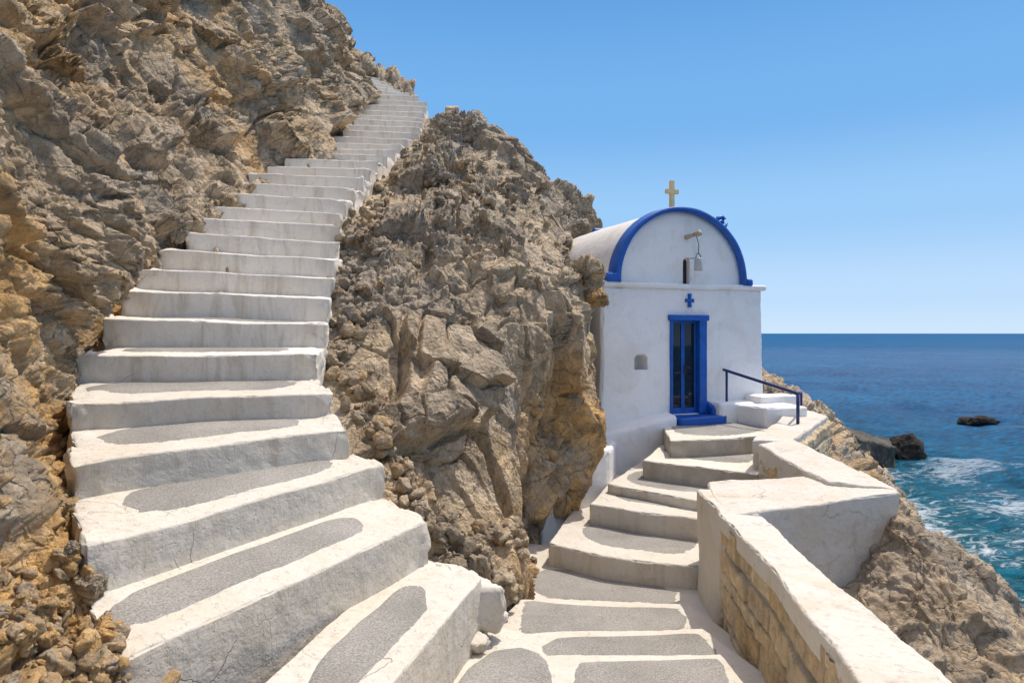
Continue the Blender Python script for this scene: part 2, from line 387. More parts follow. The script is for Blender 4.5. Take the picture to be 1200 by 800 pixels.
# ------------------------------------------------------------------ sea
SEA = -9.0
def build_sea():
    nr, na = 1000, 620
    r = 9*(12000/9.)**(np.linspace(0, 1, nr)**1.15)
    a = np.linspace(R(-8), R(80), na)          # seen side; clockwise from +Y
    RR, AA = np.meshgrid(r, a, indexing='ij')
    X = RR*np.sin(AA); Y = RR*np.cos(AA); Z = np.zeros_like(X)
    sp = np.gradient(r)[:, None]
    P = np.stack([X.ravel(), Y.ravel(), np.zeros(X.size)], 1)
    rs = np.random.default_rng(3)
    for k in range(46):
        lam = 14*(.865**k)+.28; th = R(-115)+rs.normal()*.55; kx, ky = math.sin(th)*2*math.pi/lam, math.cos(th)*2*math.pi/lam
        amp = .011*lam**.85
        fade = np.clip((lam/np.maximum(sp, RR*R(88)/na)-2.2)/2., 0, 1)
        ph = kx*X+ky*Y+rs.random()*6.3
        s = np.sin(ph)
        Z += amp*fade*(s+.25*np.cos(2*ph))
    Z *= (1+.45*perlin(P*np.array([.05, .05, 1])+9)).reshape(Z.shape)
    # foam near rocks and shore, and streaks
    def blob(cx, cy, rad): return np.exp(-(((X-cx)**2+(Y-cy)**2)/rad**2))
    shore_x = np.interp(Y, [0, 5, 8, 12, 16, 20, 25, 35, 48, 60], [6.8, 7.2, 8.6, 10.4, 12.2, 13.8, 15.6, 19.8, 24.5, 24.])
    dsh = X-shore_x
    foam = np.exp(-np.clip(dsh, 0, 99)**2/2.0**2)*.85*(Y < 56)
    foam += .60*blob(29.8, 46.3, 3.0)+.52*blob(27.0, 42.0, 2.6)+.45*blob(46.5, 66.5, 2.6)+.35*blob(33.5, 46, 3.)+.35*blob(31, 49, 2.5)+.35*blob(28, 45, 2)+.3*blob(50, 68, 2.5)+.55*blob(23, 57, 4)+.5*blob(44.5, 63, 4)+.35*blob(37, 60, 5)+.5*blob(25.6, 35, 3.0)
    foam += .5*blob(16.3, 21, 2.6)+.42*blob(21.0, 27, 3)+.22*blob(28, 36, 5)+.35*blob(15.5, 19.5, 2.5)+.32*blob(24, 30, 6)+.16*blob(34, 40, 7)+.3*blob(19, 20, 4)
    fade_r = np.exp(-RR/260)
    crest = np.clip(Z*2.4, 0, 1)
    foam = foam+.16*fade_r*crest+.05*fade_r
    teal = np.exp(-np.clip(dsh, 0, 1e4)/16.)*(Y < 90)*np.exp(-np.clip(Y-30, 0, 1e4)/40)
    V = np.stack([X, Y, Z+SEA], -1).reshape(-1, 3)
    me = new_mesh('sea', V, grid_quads(nr, na)[:, ::-1])
    attr(me, 'foam', foam.ravel()); attr(me, 'teal', teal.ravel()); attr(me, 'far', np.clip((np.log(RR)-math.log(35))/math.log(14), 0, 1).ravel())
    n = NT('sea_water')
    t = n.attr('teal'); patch = n.noise(.02, 7, .68, vec=n.vec((1, 3.5, 1), (0, 0, .2)))
    deep = n.mix(n.ramp(patch, [(.35, 0.), (.65, 1.)]), (.001, .062, .170), (.001, .100, .230))
    col = n.mix(t, deep, (.002, .100, .118))
    ripple_light = n.ramp(n.noise(.9, 9, .74, vec=n.vec((1, 2.6, 1), (0, 0, .25))), [(.34, .35), (.5, 1.), (.66, 2.1)])  # light and dark of the ripples painted into the water colour
    col = n.mix(1., col, ripple_light, 'MULTIPLY')
    fo = n.attr('foam')
    tex = n.math('ADD', n.noise(.9, 9, .72, vec=n.vec((1, 1.7, 1), (0, 0, .4)), dist=1.4), n.math('MULTIPLY', n.noise(4.5, 6, .7, dist=.8), .22))
    fm = n.math('SUBTRACT', n.math('ADD', n.math('MULTIPLY', fo, .40), tex), .87)
    fm = n.ramp(n.math('MULTIPLY', fm, 6., True), [(0, 0.), (1, 1.)])
    fm = n.math('MULTIPLY', fm, n.math('SUBTRACT', 1., n.math('MULTIPLY', n.attr('far'), 3., True)))
    col = n.mix(n.math('MULTIPLY', fm, .9), col, (.72, .78, .80))
    far = n.attr('far'); rough = n.mix(fm, n.mix(far, (.06, .06, .06), (.38, .38, .38)), (.8, .8, .8))
    hb = n.math('ADD', n.noise(1.2, 6, .62, vec=n.vec((1, 1.6, 1), (0, 0, .4))), n.math('MULTIPLY', n.noise(6.5, 5, .65, vec=n.vec((1, 1.6, 1), (0, 0, .6))), .32))
    hb2 = n.math('ADD', hb, n.math('MULTIPLY', n.noise(.5, 3, .5, vec=n.vec((1, 2.6, 1), (0, 0, .3))), .5))
    nb = n.bump(hb2, 1.0, .42)
    m = n.fin(col, rough, nb, .5); sp_l = n.math('SUBTRACT', .34, n.math('MULTIPLY', far, .27)); n.L(sp_l, n.b.inputs['Specular IOR Level']); n.b.inputs['IOR'].default_value = 1.33
        # sun and sky glance off only the wave facets that face them
    df = n.t.nodes.new('ShaderNodeBsdfDiffuse'); gl = n.t.nodes.new('ShaderNodeBsdfGlossy'); mx = n.t.nodes.new('ShaderNodeMixShader')
    n.L(col, df.inputs['Color']); n.L(rough, gl.inputs['Roughness']); n.L(nb, gl.inputs['Normal']); n.L(nb, df.inputs['Normal'])
    fr_ = n.t.nodes.new('ShaderNodeFresnel'); fr_.inputs['IOR'].default_value = 1.33; n.L(nb, fr_.inputs['Normal'])
    f_ = n.math('MINIMUM', fr_.outputs[0], n.math('SUBTRACT', .42, n.math('MULTIPLY', far, .37)))
    f_ = n.math('MULTIPLY', f_, n.math('SUBTRACT', 1., fm))
    n.L(f_, mx.inputs[0]); n.L(df.outputs[0], mx.inputs[1]); n.L(gl.outputs[0], mx.inputs[2]); n.L(mx.outputs[0], n.out.inputs['Surface'])
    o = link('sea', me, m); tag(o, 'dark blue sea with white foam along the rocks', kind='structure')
build_sea()
def bounce_sea():  # unseen sea added round the back so light returns from below
    r = 6*(12000/6.)**np.linspace(0, 1, 60); a = np.linspace(R(80), R(352), 90)
    RR, AA = np.meshgrid(r, a, indexing='ij')
    V = np.stack([RR*np.sin(AA), RR*np.cos(AA), np.full_like(RR, SEA)], -1).reshape(-1, 3)
    me = new_mesh('sea', V, grid_quads(60, 90)[:, ::-1])
    for k_, v_ in (('foam', .02), ('teal', .1), ('far', .5)): attr(me, k_, np.full(len(V), v_))
    o = link('sea', me, bpy.data.materials['sea_water']); tag(o, 'unseen sea added behind the viewpoint for bounce light', kind='structure')
bounce_sea()

# ------------------------------------------------------------------ rock sheets
ALL_SURF = {}
def rock_sheet(name, ctrl, nu, nv, toward, disp, warm, label, mat='rock', wet=None, seam=0):
    S = sheet(ctrl, nu, nv); N, flip = sheet_normals(S, toward)
    # smooth the normals so that strong relief does not fold over
    P = S.reshape(-1, 3); Nn = N.reshape(-1, 3)
    d = disp(P); V = P+Nn*d[:, None]
    Q = grid_quads(nu, nv)
    if flip: Q = Q[:, ::-1]
    me = new_mesh(name, V, Q)
    attr(me, 'warm', warm(V)); attr(me, 'wet', wet(V) if wet else np.zeros(len(V)))
    o = link(name, me, M[mat]); tag(o, label, kind='structure')
    ALL_SURF[name] = (V, Nn)
    return o

def rock_disp(P, big=.30, mid=.16, sm=.085, xs=.04, warp=.35, an=(1, 1, 1), rot=0., seed=0):
    c, s = math.cos(rot), math.sin(rot)
    Q = np.stack([P[:, 0]*c-P[:, 2]*s, P[:, 1], P[:, 0]*s+P[:, 2]*c], 1)*np.array(an)
    Q = Q+warp*vnoise(Q*.8, seed)+.05*vnoise(Q*3.5, seed+3)
    d = big*1.15*facet(Q, 1.35, seed+1, .06, .26, .8)+mid*facet(Q, .58, seed+2, .09, .30, .8)
    m = np.clip(.62+1.5*perlin(P*.55+3.3, seed+5)+.5*perlin(P*1.7+1.3, seed+6), .08, 1.6)     # clean faces beside shattered ones
    Q2 = Q+.04*vnoise(Q*9, seed+8)
    d = d+sm*m*facet(Q2, .25, seed+3, .18, .42, .9)+xs*m*facet(Q2, .115, seed+4, .22, .45, .9)
    d = d+.016*(.4+.6*m)*facet(Q2, .055, seed+5, .3, .45, .9)+.03*fbm(Q*4, 5, seed+6, .6)
    return d

# left cliff: rows along the staircase, columns from the stair edge upward
LC = [
 (0.0, [(-.7,-3),(-1.0,-2.6),(-1.3,-1.9),(-1.9,-1.3),(-2.3,-.5),(-2.6,.6),(-3.2,1.6),(-4.5,2.6),(-8,5)]),
 (2.0, [(-.9,-2.6),(-1.4,-2.3),(-1.6,-1.75),(-1.9,-1.2),(-2.2,-.4),(-2.5,.6),(-3.1,1.5),(-4.6,2.4),(-8,5)]),
 (2.75,[(-1.1,-2.3),(-1.5,-1.75),(-1.80,-1.42),(-2.05,-1.05),(-2.3,-.3),(-2.5,.6),(-3.1,1.5),(-4.6,2.5),(-8,5.2)]),
 (3.5, [(-1.5,-1.9),(-2.0,-1.45),(-2.33,-1.15),(-2.6,-.7),(-2.8,-.1),(-2.95,.8),(-3.4,1.8),(-4.8,2.6),(-8,5.5)]),
 (4.5, [(-2.2,-1.6),(-2.75,-1.1),(-3.1,-.8),(-3.3,-.3),(-3.4,.4),(-3.45,1.1),(-3.7,1.9),(-5,2.7),(-8,5.7)]),
 (5.3, [(-2.8,-1.4),(-3.3,-.95),(-3.62,-.5),(-3.62,.05),(-3.6,.6),(-3.65,1.2),(-3.9,1.9),(-5,2.6),(-8,6)]),
 (6.2, [(-3.4,-.9),(-3.8,-.5),(-3.98,-.1),(-3.85,.4),(-3.7,.9),(-3.75,1.5),(-4.3,2.1),(-5.3,3.0),(-8,6.5)]),
 (7.0, [(-3.4,-.4),(-3.85,-.05),(-4.15,.3),(-4.4,.8),(-4.6,1.4),(-4.8,2.0),(-5.1,2.8),(-5.8,4.0),(-9,7.5)]),
 (8.2, [(-3.3,.3),(-3.85,.75),(-4.1,1.2),(-4.5,1.9),(-4.8,2.6),(-5.1,3.3),(-5.5,4.2),(-6.2,5.5),(-9,8)]),
 (9.7, [(-3.5,1.2),(-4.05,1.7),(-4.3,2.1),(-4.7,2.7),(-5.1,3.4),(-5.4,4.1),(-5.7,5.2),(-6.2,6.5),(-9,9)]),
 (12., [(-3.3,2.3),(-3.95,2.9),(-4.15,3.3),(-4.4,3.9),(-4.6,4.6),(-4.8,5.4),(-5.1,6.4),(-5.6,7.6),(-9,10)]),
 (14.9,[(-3.1,3.6),(-3.65,4.2),(-3.85,4.6),(-3.95,5.1),(-4.05,5.8),(-4.15,6.5),(-4.4,7.1),(-5,7.9),(-9,10.)]),
 (17., [(-3.3,4.9),(-3.8,5.4),(-4.0,5.9),(-4.2,6.4),(-4.3,6.9),(-4.5,7.4),(-4.8,7.9),(-5.5,8.4),(-9,10.)]),
 (18.6,[(-3.4,5.7),(-3.85,6.2),(-4.0,6.8),(-4.3,7.25),(-4.6,7.7),(-4.9,8.1),(-5.3,8.5),(-6.,9.0),(-9,10.2)]),
 (21., [(-3.9,7.0),(-4.5,7.6),(-4.9,8.3),(-5.2,8.6),(-5.5,9.0),(-5.9,9.3),(-6.3,9.6),(-7,10),(-10,11)]),
 (24., [(-4.6,8.6),(-5.2,9.2),(-5.6,9.7),(-5.9,10.),(-6.2,10.2),(-6.5,10.4),(-7,10.6),(-8,10.8),(-11,11.5)]),
 (28., [(-4.6,7.6),(-5.2,8.2),(-5.6,8.7),(-5.9,9.),(-6.2,9.2),(-6.5,9.4),(-7,9.6),(-8,9.8),(-11,10.5)]),
]
ctrl = [[(x, y, z) for (x, z) in row] for y, row in LC]
def lc_disp(P):
    base = rock_disp(P, .44, .22, .10, .05, an=(1, .9, 1.2), rot=R(40), seed=0)
    # slanting ledges descending to the right along the flight
    w = (P[:, 1]*.62-P[:, 2]*1.0)+.55*perlin(P*.6)+.22*perlin(P*1.9)+.08*perlin(P*5)
    saw = (w*.62) % 1.0
    led = (np.clip(saw/.93, 0, 1)**1.6*(1-np.clip((saw-.93)/.07, 0, 1)))*.40-.17
    k = np.clip((P[:, 1]-5.5)/2, 0, 1)*np.clip((P[:, 2]-(-.2+(P[:, 1]-6.2)*.5))/1.2, 0, 1)*np.clip(.75+.9*perlin(P*.45+8), .15, 1.2)
    near = np.clip((5.6-P[:, 1])/1.2, 0, 1)
    extra = near*(.06*facet(P+.06*vnoise(P*4), .26, 31, .15, .5, .9)+.035*facet(P+.03*vnoise(P*7), .12, 32, .2, .5, .9))
    return base*(.8-.25*near)+led*k+.10+extra
def lc_warm(V):
    low = np.clip(1.25-(V[:, 2]+.6)/1.6, 0, 1)*np.clip((5.8-V[:, 1])/1.5, 0, 1)
    mid = .95*np.clip(1-np.abs(V[:, 1]-7.1)/1.4, 0, 1)
    mid2 = .5*np.clip(1-np.abs(V[:, 1]-11.5)/2.2, 0, 1)
    return np.clip(low*1.4+mid+mid2+.3*np.clip(perlin(V*.5+2)*2, 0, 1)+.15, 0, 1.4)
rock_sheet('left_cliff', ctrl, 900, 560, (1, -.5, .4), lc_disp, lc_warm, 'tall tan and ochre rock cliff left of the staircase')

# right crag between the staircase and the chapel: rows bottom to top, columns left to right
def pp(u, v, Y): return tuple(Pw(u, v, Y))
CR = [
 [pp(470,760,4.6),pp(520,740,5.0),pp(552,735,5.6),pp(578,722,6.3),pp(608,705,7.2),pp(612,666,8.3),pp(634,648,9.2),(.7,11.0,-3.2),(.9,13.5,-3)],
 [pp(440,670,4.9),pp(500,665,5.2),pp(542,668,5.7),pp(578,668,6.4),pp(616,640,7.4),pp(622,604,8.3),pp(656,584,9.1),(1.0,11.0,-2.0),(1.0,13.5,-2)],
 [pp(400,560,5.3),pp(455,585,5.5),pp(515,605,6.1),pp(562,600,6.8),pp(612,580,7.5),pp(640,548,8.4),pp(690,530,9.2),(1.3,11.0,-1.2),(1.1,13.5,-1.2)],
 [pp(350,490,5.9),pp(415,510,6.2),pp(470,520,6.6),pp(540,510,7.1),pp(600,500,7.7),pp(640,470,8.7),pp(684,460,9.6),(1.35,11.0,-.5),(1.1,13.5,-.4)],
 [pp(335,430,6.7),pp(395,430,6.9),pp(455,430,7.2),pp(525,425,7.6),pp(590,410,8.1),pp(640,395,8.9),pp(686,385,9.7),(1.35,11.0,.2),(1.1,13.5,.3)],
 [pp(350,350,7.7),pp(400,345,7.9),pp(455,340,8.1),pp(520,335,8.5),pp(590,325,9.0),pp(650,318,9.5),pp(697,316,10.1),(1.35,11.2,.85),(.9,13.6,1.1)],
 [pp(360,280,9.0),pp(412,270,9.2),pp(465,265,9.4),pp(530,270,9.8),pp(590,280,10.2),pp(636,290,10.7),pp(668,306,11.2),(.95,12.2,.95),(.8,13.8,1.5)],
 [pp(390,215,11.8),pp(445,208,11.9),pp(490,205,12.1),pp(540,212,12.3),pp(590,228,12.5),pp(632,252,12.8),pp(664,276,13.4),(1.2,14.4,1.5),(1.6,14.6,1.0)],
 [pp(455,165,14.6),pp(495,155,14.9),pp(525,155,15.0),pp(560,165,14.7),pp(600,185,14.5),pp(645,218,14.3),pp(686,250,15.0),(1.9,15.3,2.0),(2.3,15.2,1.0)],
 [pp(480,134,17.6),pp(508,132,17.5),pp(530,136,17.2),pp(562,142,16.6),pp(600,168,15.9),pp(648,210,15.3),pp(695,248,15.6),(2.15,15.9,2.0),(2.7,15.8,.8)],
 [(-2.7,19.5,5.0),(-2.0,19.4,4.8),(-1.3,19.2,4.2),(-.6,18.6,3.8),(.4,17.9,3.2),(1.3,17.3,2.2),(2.1,16.8,1.5),(2.6,16.5,1.0),(3.2,16.8,.2)],
 [(-2.5,23,3),(-1.8,23,3),(-1.0,22.5,2),(0,22,1),(1.,21.5,.5),(2.,21,0),(2.8,20,-.6),(3.4,19,-.8),(4.0,18.8,-1)],
 [(-2.5,27,0),(-1.8,27,0),(-1.0,27,0),(0,26,-1),(1.,25,-2),(2.5,24,-2.5),(3.6,23,-2.6),(4.6,22,-2.6),(5.4,21.5,-2.8)],
]
CX_R = np.array([(4.4,-.3),(4.92,-.61),(5.37,-1.03),(5.45,-1.30),(5.8,-1.5),(6.4,-1.8),(7.1,-1.93),(8.0,-2.1),(8.9,-2.25),(10.5,-2.35),(12.,-2.45),(14,-2.2),(16,-2.15),(18,-2.2),(30,-2.2)])
def cr_disp(P):
    # steep face: vertical ribs; upper slope: rubble
    steep = np.clip((1.0-(P[:, 2]+.2*P[:, 0]))/1.0, 0, 1)
    d1 = rock_disp(P, .36, .21, .10, .045, an=(1.15, 1.15, .50), seed=4)
    d2 = rock_disp(P, .30, .18, .095, .045, an=(1, 1, 1.05), rot=R(-25), seed=7)
    d = d1*steep+d2*(1-steep)-.02
    gap = P[:, 0]-np.interp(P[:, 1], CX_R[:, 0], CX_R[:, 1])
    k = np.clip(gap/.9, 0, 1); k = k*k*(3-2*k)
    up = np.clip((P[:, 2]+1.4)/.5, 0, 1)
    kk = .25+.75*k
    d = d*np.where(up > 0, kk*up+1-up, 1)-(.22*(1-k))*up
    ch = np.clip(1-np.hypot(P[:, 0]-1.45, P[:, 1]-10.7)/1.6, 0, 1)*np.clip((P[:, 2]+1)/.6, 0, 1)
    return d*(1-.55*ch)-.10*ch
def cr_warm(V):
    lowright = np.clip((.3-V[:, 2])/1.6, 0, 1)*np.clip((V[:, 0]+.2)/.9, 0, 1)
    left = .25*np.clip((-.4-V[:, 2])/1., 0, 1)
    return np.clip(lowright*1.0+left+.08, 0, 1.1)
rock_sheet('rocky_crag', CR, 860, 640, (.2, -1, .6), cr_disp, cr_warm, 'steep grey and tan rock crag between staircase and chapel')

# coast: rows along the shore, columns from the parapet foot to below the water
CO = [
 (-4,[(-3,-3.5),(0,-3.2),(1.2,-3.2),(2.4,-4.6),(4.2,-7.5),(6,-10.8)]),
 (1, [(-1,-3.3),(.9,-3.2),(1.7,-3.2),(3.2,-4.9),(5.2,-7.5),(7,-10.8)]),
 (4, [(0,-3.4),(1.8,-3.0),(2.3,-2.75),(3.6,-3.2),(5.4,-5.9),(7.4,-10.8)]),
 (5.4, [(.5,-3.4),(2.1,-2.75),(2.95,-2.3),(3.9,-2.25),(5.9,-5.0),(8.0,-10.8)]),
 (6.4, [(.5,-3.4),(2.2,-2.75),(3.1,-2.2),(4.0,-1.85),(6.1,-4.6),(8.4,-10.8)]),
 (8, [(1,-3.4),(2.3,-2.9),(3.7,-2.0),(4.7,-2.35),(7.0,-5.6),(9.2,-10.8)]),
 (10,[(1,-3.4),(3.0,-2.9),(4.2,-2.6),(5.5,-3.0),(8.,-6.0),(10.4,-10.8)]),
 (12.5,[(2.5,-3),(4.4,-2.6),(5.3,-2.2),(6.6,-3.0),(9.2,-6.2),(11.6,-10.8)]),
 (16,[(3.6,-1.6),(4.6,-.5),(5.9,-.95),(7.8,-2.5),(10.5,-6.0),(13.0,-10.8)]),
 (20,[(4,-.6),(5.6,-.3),(7.2,-1.1),(9.2,-2.3),(12.,-5.6),(14.8,-10.8)]),
 (25,[(3,-1.3),(6,-1.0),(9.0,-2.2),(11.6,-4.2),(13.6,-7.2),(15.8,-10.8)]),
 (33,[(5,-3.4),(9,-3.0),(12.4,-4.2),(15,-6.2),(16.4,-8.4),(18.4,-10.8)]),
 (43,[(10,-6.4),(15,-6.0),(18.4,-6.6),(20.2,-8.0),(21.2,-9.2),(22.8,-10.8)]),
 (53,[(14,-8),(18,-8.2),(21,-8.6),(22.5,-9.2),(24.0,-10.),(26,-11)]),
 (62,[(14,-11),(18,-11),(21,-11),(22.5,-11.2),(24.0,-11.3),(26,-11.5)]),
]
ctrl = [[(x, y, z) for (x, z) in row] for y, row in CO]
def co_disp(P):
    k = np.clip(P[:, 1]/12., .8, 2.0)
    Q = P/k[:, None]*1.
    P1 = P+.22*vnoise(P*.7)+.03*vnoise(P*3)
    m = np.clip(.7+1.3*perlin(P*.6+2.2, 9), .15, 1.5)
    d = .46*facet(P1, 1.35, 21, .06, .24, .85)+.25*facet(P1, .62, 22, .08, .30, .85)+.12*m*facet(P1, .29, 23, .15, .42, .9)+.055*m*facet(P1, .135, 24, .2, .45, .9)
    nr = np.clip(1.4-np.hypot(P[:, 0]-3.4, P[:, 1]-6.3)/1.5, 0, 1)
    d = d*(1-.45*nr)+.16*nr
    return d*.85*np.clip(.55+P[:, 1]/30, .6, 1.2)+.05*fbm(P*3, 4)+.025*facet(P, .08, 25, .3)-.14-.012*np.clip(P[:, 1]-14, 0, 30)+0
def co_wet(V):
    return np.clip((-6.6-V[:, 2]+.9*np.clip((14-V[:, 1])/8, 0, 1)+.6*fbm(V*.9, 3))/.9, 0, 1)*.95
rock_sheet('coastal_slope', ctrl, 900, 520, (1, -.5, .8), co_disp, lambda V: np.clip(.45+1.2*perlin(V*.6), 0, 1), 'weathered tan coastal rock slope running down to the sea', 'coast', co_wet)

# unseen rock slope added behind the viewpoint to bounce warm fill light
HB = []
for x0, z0, lean in ((-13, 6, 0), (-8, 2.5, 0), (-4, -1.2, 0), (-1, -2.6, 0), (1.5, -3.3, 0), (3.5, -4.6, 0), (6.5, -10.5, 0)):
    top = 9 if x0 < -3 else (6.5 if x0 < 2 else 2)
    HB.append([(x0*.8, .2, z0), (x0*.9, -2.5, z0), (x0, -5.0, z0+.4), (x0*1.05, -7.0, z0+(top-z0)*.35), (x0*1.1, -9.0, z0+(top-z0)*.75), (x0*1.2, -12.5, top)])
rock_sheet('bounce_slope', HB, 300, 260, (0, 1, 1), lambda P: rock_disp(P, .4, .2, .08, 0, seed=12), lambda V: .3+0*V[:, 0], 'unseen tan rock slope added behind the viewpoint for bounce light')

# upper outcrop beside the turn of the stairs
def boulder_mesh(name, size, seed, sub=4, rough=.30, sc=.55, fine=.05):
    bm = bmesh.new(); bmesh.ops.create_icosphere(bm, subdivisions=sub, radius=1)
    V = np.array([v.co[:] for v in bm.verts]); Q = np.array([[v.index for v in f.verts] for f in bm.faces]); bm.free()
    o = seed*7.77
    # cut the ball by random planes: angular broken block
    rs = np.random.default_rng(seed); 
    for k in range(9):
        n = rs.normal(size=3); n /= np.linalg.norm(n); d = .62+.25*rs.random()
        h = V@n-d; V = V-np.clip(h, 0, None)[:, None]*n
    nrm = V/np.linalg.norm(V, axis=1)[:, None]
    V = V+nrm*(rough*.5*facet(V+o, sc, seed % 50, .12, .2)+rough*.3*facet(V+o, sc*.4, seed % 40+5, .15, .3)+fine*fbm(V*4+o, 4))[:, None]
    V = V*np.array(size)
    me = new_mesh(name, V, Q); attr(me, 'warm', np.full(len(V), .25)); attr(me, 'wet', np.zeros(len(V)))
    return me
def boulder(name, loc, size, seed, label, cat='boulder', rot=0., mat='stone', group=None, warm=None, kind=None, **k):
    me = boulder_mesh(name, size, seed, **k)
    if warm is not None: me.attributes['warm'].data.foreach_set('value', np.full(len(me.vertices), warm, dtype=np.float32))
    o = link(name, me, M[mat]); o.location = [float(x) for x in loc]; o.rotation_euler = (rot*.3, rot*.2, rot)
    tag(o, label, cat, group, kind); return o
boulder('rock_outcrop', (-3.95, 21.4, 5.95), (1.2, 1.5, 2.3), 5, 'dark layered rock outcrop on the right of the topmost stairs', 'rock', mat='rock', sub=6, rough=.3, sc=.35)

# ------------------------------------------------------------------ long staircase
stair = empty('stone_staircase', Pw(500, 700, 4.6))
tag(stair, 'long worn whitewashed staircase climbing the rocky slope on the left', 'staircase')
def patch(parent, C, s0, s1, t0, t1, bow=0., amp=.008, freq=2.0, seed=0, corner=2.6, mat='cement', zoff=.006, name='cement_patch', tan=None):
    """bare cement inlay with rounded ends lying on a tread"""
    C = np.asarray(C); n, m = 96, 10
    fl, fr, br, bl = C[0, 0, 1], C[1, 0, 1], C[1, 1, 1], C[0, 1, 1]
    Lx = np.linalg.norm(fr-fl); Ly = np.linalg.norm(bl-fl)
    a = (s1-s0)/2*Lx; b = (t1-t0)/2*Ly
    th = np.linspace(0, 2*math.pi, n, endpoint=False)
    rr = min(a, b)*.95
    dx = np.cos(th); dy = np.sin(th)
    # walk evenly round a stadium: straight runs joined by quarter rounds
    hx, hy = a-rr, b-rr; per = 4*hx+4*hy+2*math.pi*rr; px = np.zeros(n); py = np.zeros(n)
    for q in range(n):
        d = (q/n*per+hy) % per
        segs = [(2*hy, 0), (math.pi/2*rr, 1), (2*hx, 2), (math.pi/2*rr, 3), (2*hy, 4), (math.pi/2*rr, 5), (2*hx, 6), (math.pi/2*rr, 7)]
        for ln, kd in segs:
            if d <= ln: break
            d -= ln
        w = d/rr
        px[q], py[q] = {0: (a, -hy+d), 1: (hx+rr*math.cos(w), hy+rr*math.sin(w)), 2: (hx-d, b), 3: (-hx-rr*math.sin(w), hy+rr*math.cos(w)),
                        4: (-a, hy-d), 5: (-hx-rr*math.cos(w), -hy-rr*math.sin(w)), 6: (-hx+d, -b), 7: (hx+rr*math.sin(w), -hy-rr*math.cos(w))}[kd]
    V = []
    for k in range(m+1):
        f = 1-k/m*1.0
        V.append(np.stack([px*f, py*f], 1))
    V = np.concatenate(V); sc = 1+.0
    wob = .016*perlin(np.concatenate([V*5, np.full((len(V), 1), seed+.5)], 1))*min(1, b*5)
    V = V*(1+wob[:, None]/max(b, .05))
    s = (s0+s1)/2+V[:, 0]/Lx; t = (t0+t1)/2+V[:, 1]/Ly
    s_, t_ = s[:, None], t[:, None]
    W = (1-s_)*(1-t_)*fl+s_*(1-t_)*fr+(1-s_)*t_*bl+s_*t_*br
    if bow:
        fy = (fl+fr-bl-br); fy = fy/np.linalg.norm(fy); W = W+fy*(bow*4*s_*(1-s_)*(1-t_))
    W = W+amp*vnoise(W*freq+seed*3.1)
    W[:, 2] += zoff; W[:n, 2] -= .009
    Q = []
    for k in range(m):
        for i in range(n):
            Q.append([k*n+i, k*n+(i+1) % n, (k+1)*n+(i+1) % n, (k+1)*n+i])
    Q = np.array(Q)
    me = new_mesh(name, W, Q)
    return link(name, me, M[mat], parent)

NOSE = [  # left (u,v,Y)  right (u,v,Y)  tread tilt
 (None, None, 0.0),
 ((128,780,2.75),(503,608,4.92),.05),
 ((101,640,3.33),(449,545,5.37),.06),
 ((81,543,3.97),(410,503,5.45),.07),
 ((81,473,4.80),(393,459,5.80),.06),
 ((84,417,5.90),(373,415,6.40),.05),
 ((118,373,6.50),(381,380,7.10),.03),
 ((138,340,6.90),(386,349,7.55),.03),
 ((157,314,7.30),(389,326,8.00),.03),
 ((182,291,7.80),(392,304,8.45),.03),
 ((216,272,8.20),(398,284,8.90),.03),
]
HI = [(226,254,399,265),(233,241,400,250),(251,225,406,234),(266,213,416,220),(292,203,424,208),(313,194,434,198),(333,185,443,189),(346,179,455,182),
      (355,174,463,175),(367,167,470,169),(388,159,478,163),(401,152,491,156),(404,146,493,149),(414,139,496,143),(416,134,497,138),(419,129,498,131.5),(424,122,500,125),(428,116,501,119.5)]
z = .12+.27*5
for (ul, vl, ur, vr) in HI:
    NOSE.append(((ul, vl, F*z/(V0-vl)), (ur, vr, F*z/(V0-vr)), .02)); z += .27
lin = []
for i, (l, r, t) in enumerate(NOSE):
    if l is None: lin.append([np.array([-1.00, 1.5, -1.65]), Pw(563, 677, 4.62), t]); continue
    lin.append([Pw(*l), Pw(*r), t])
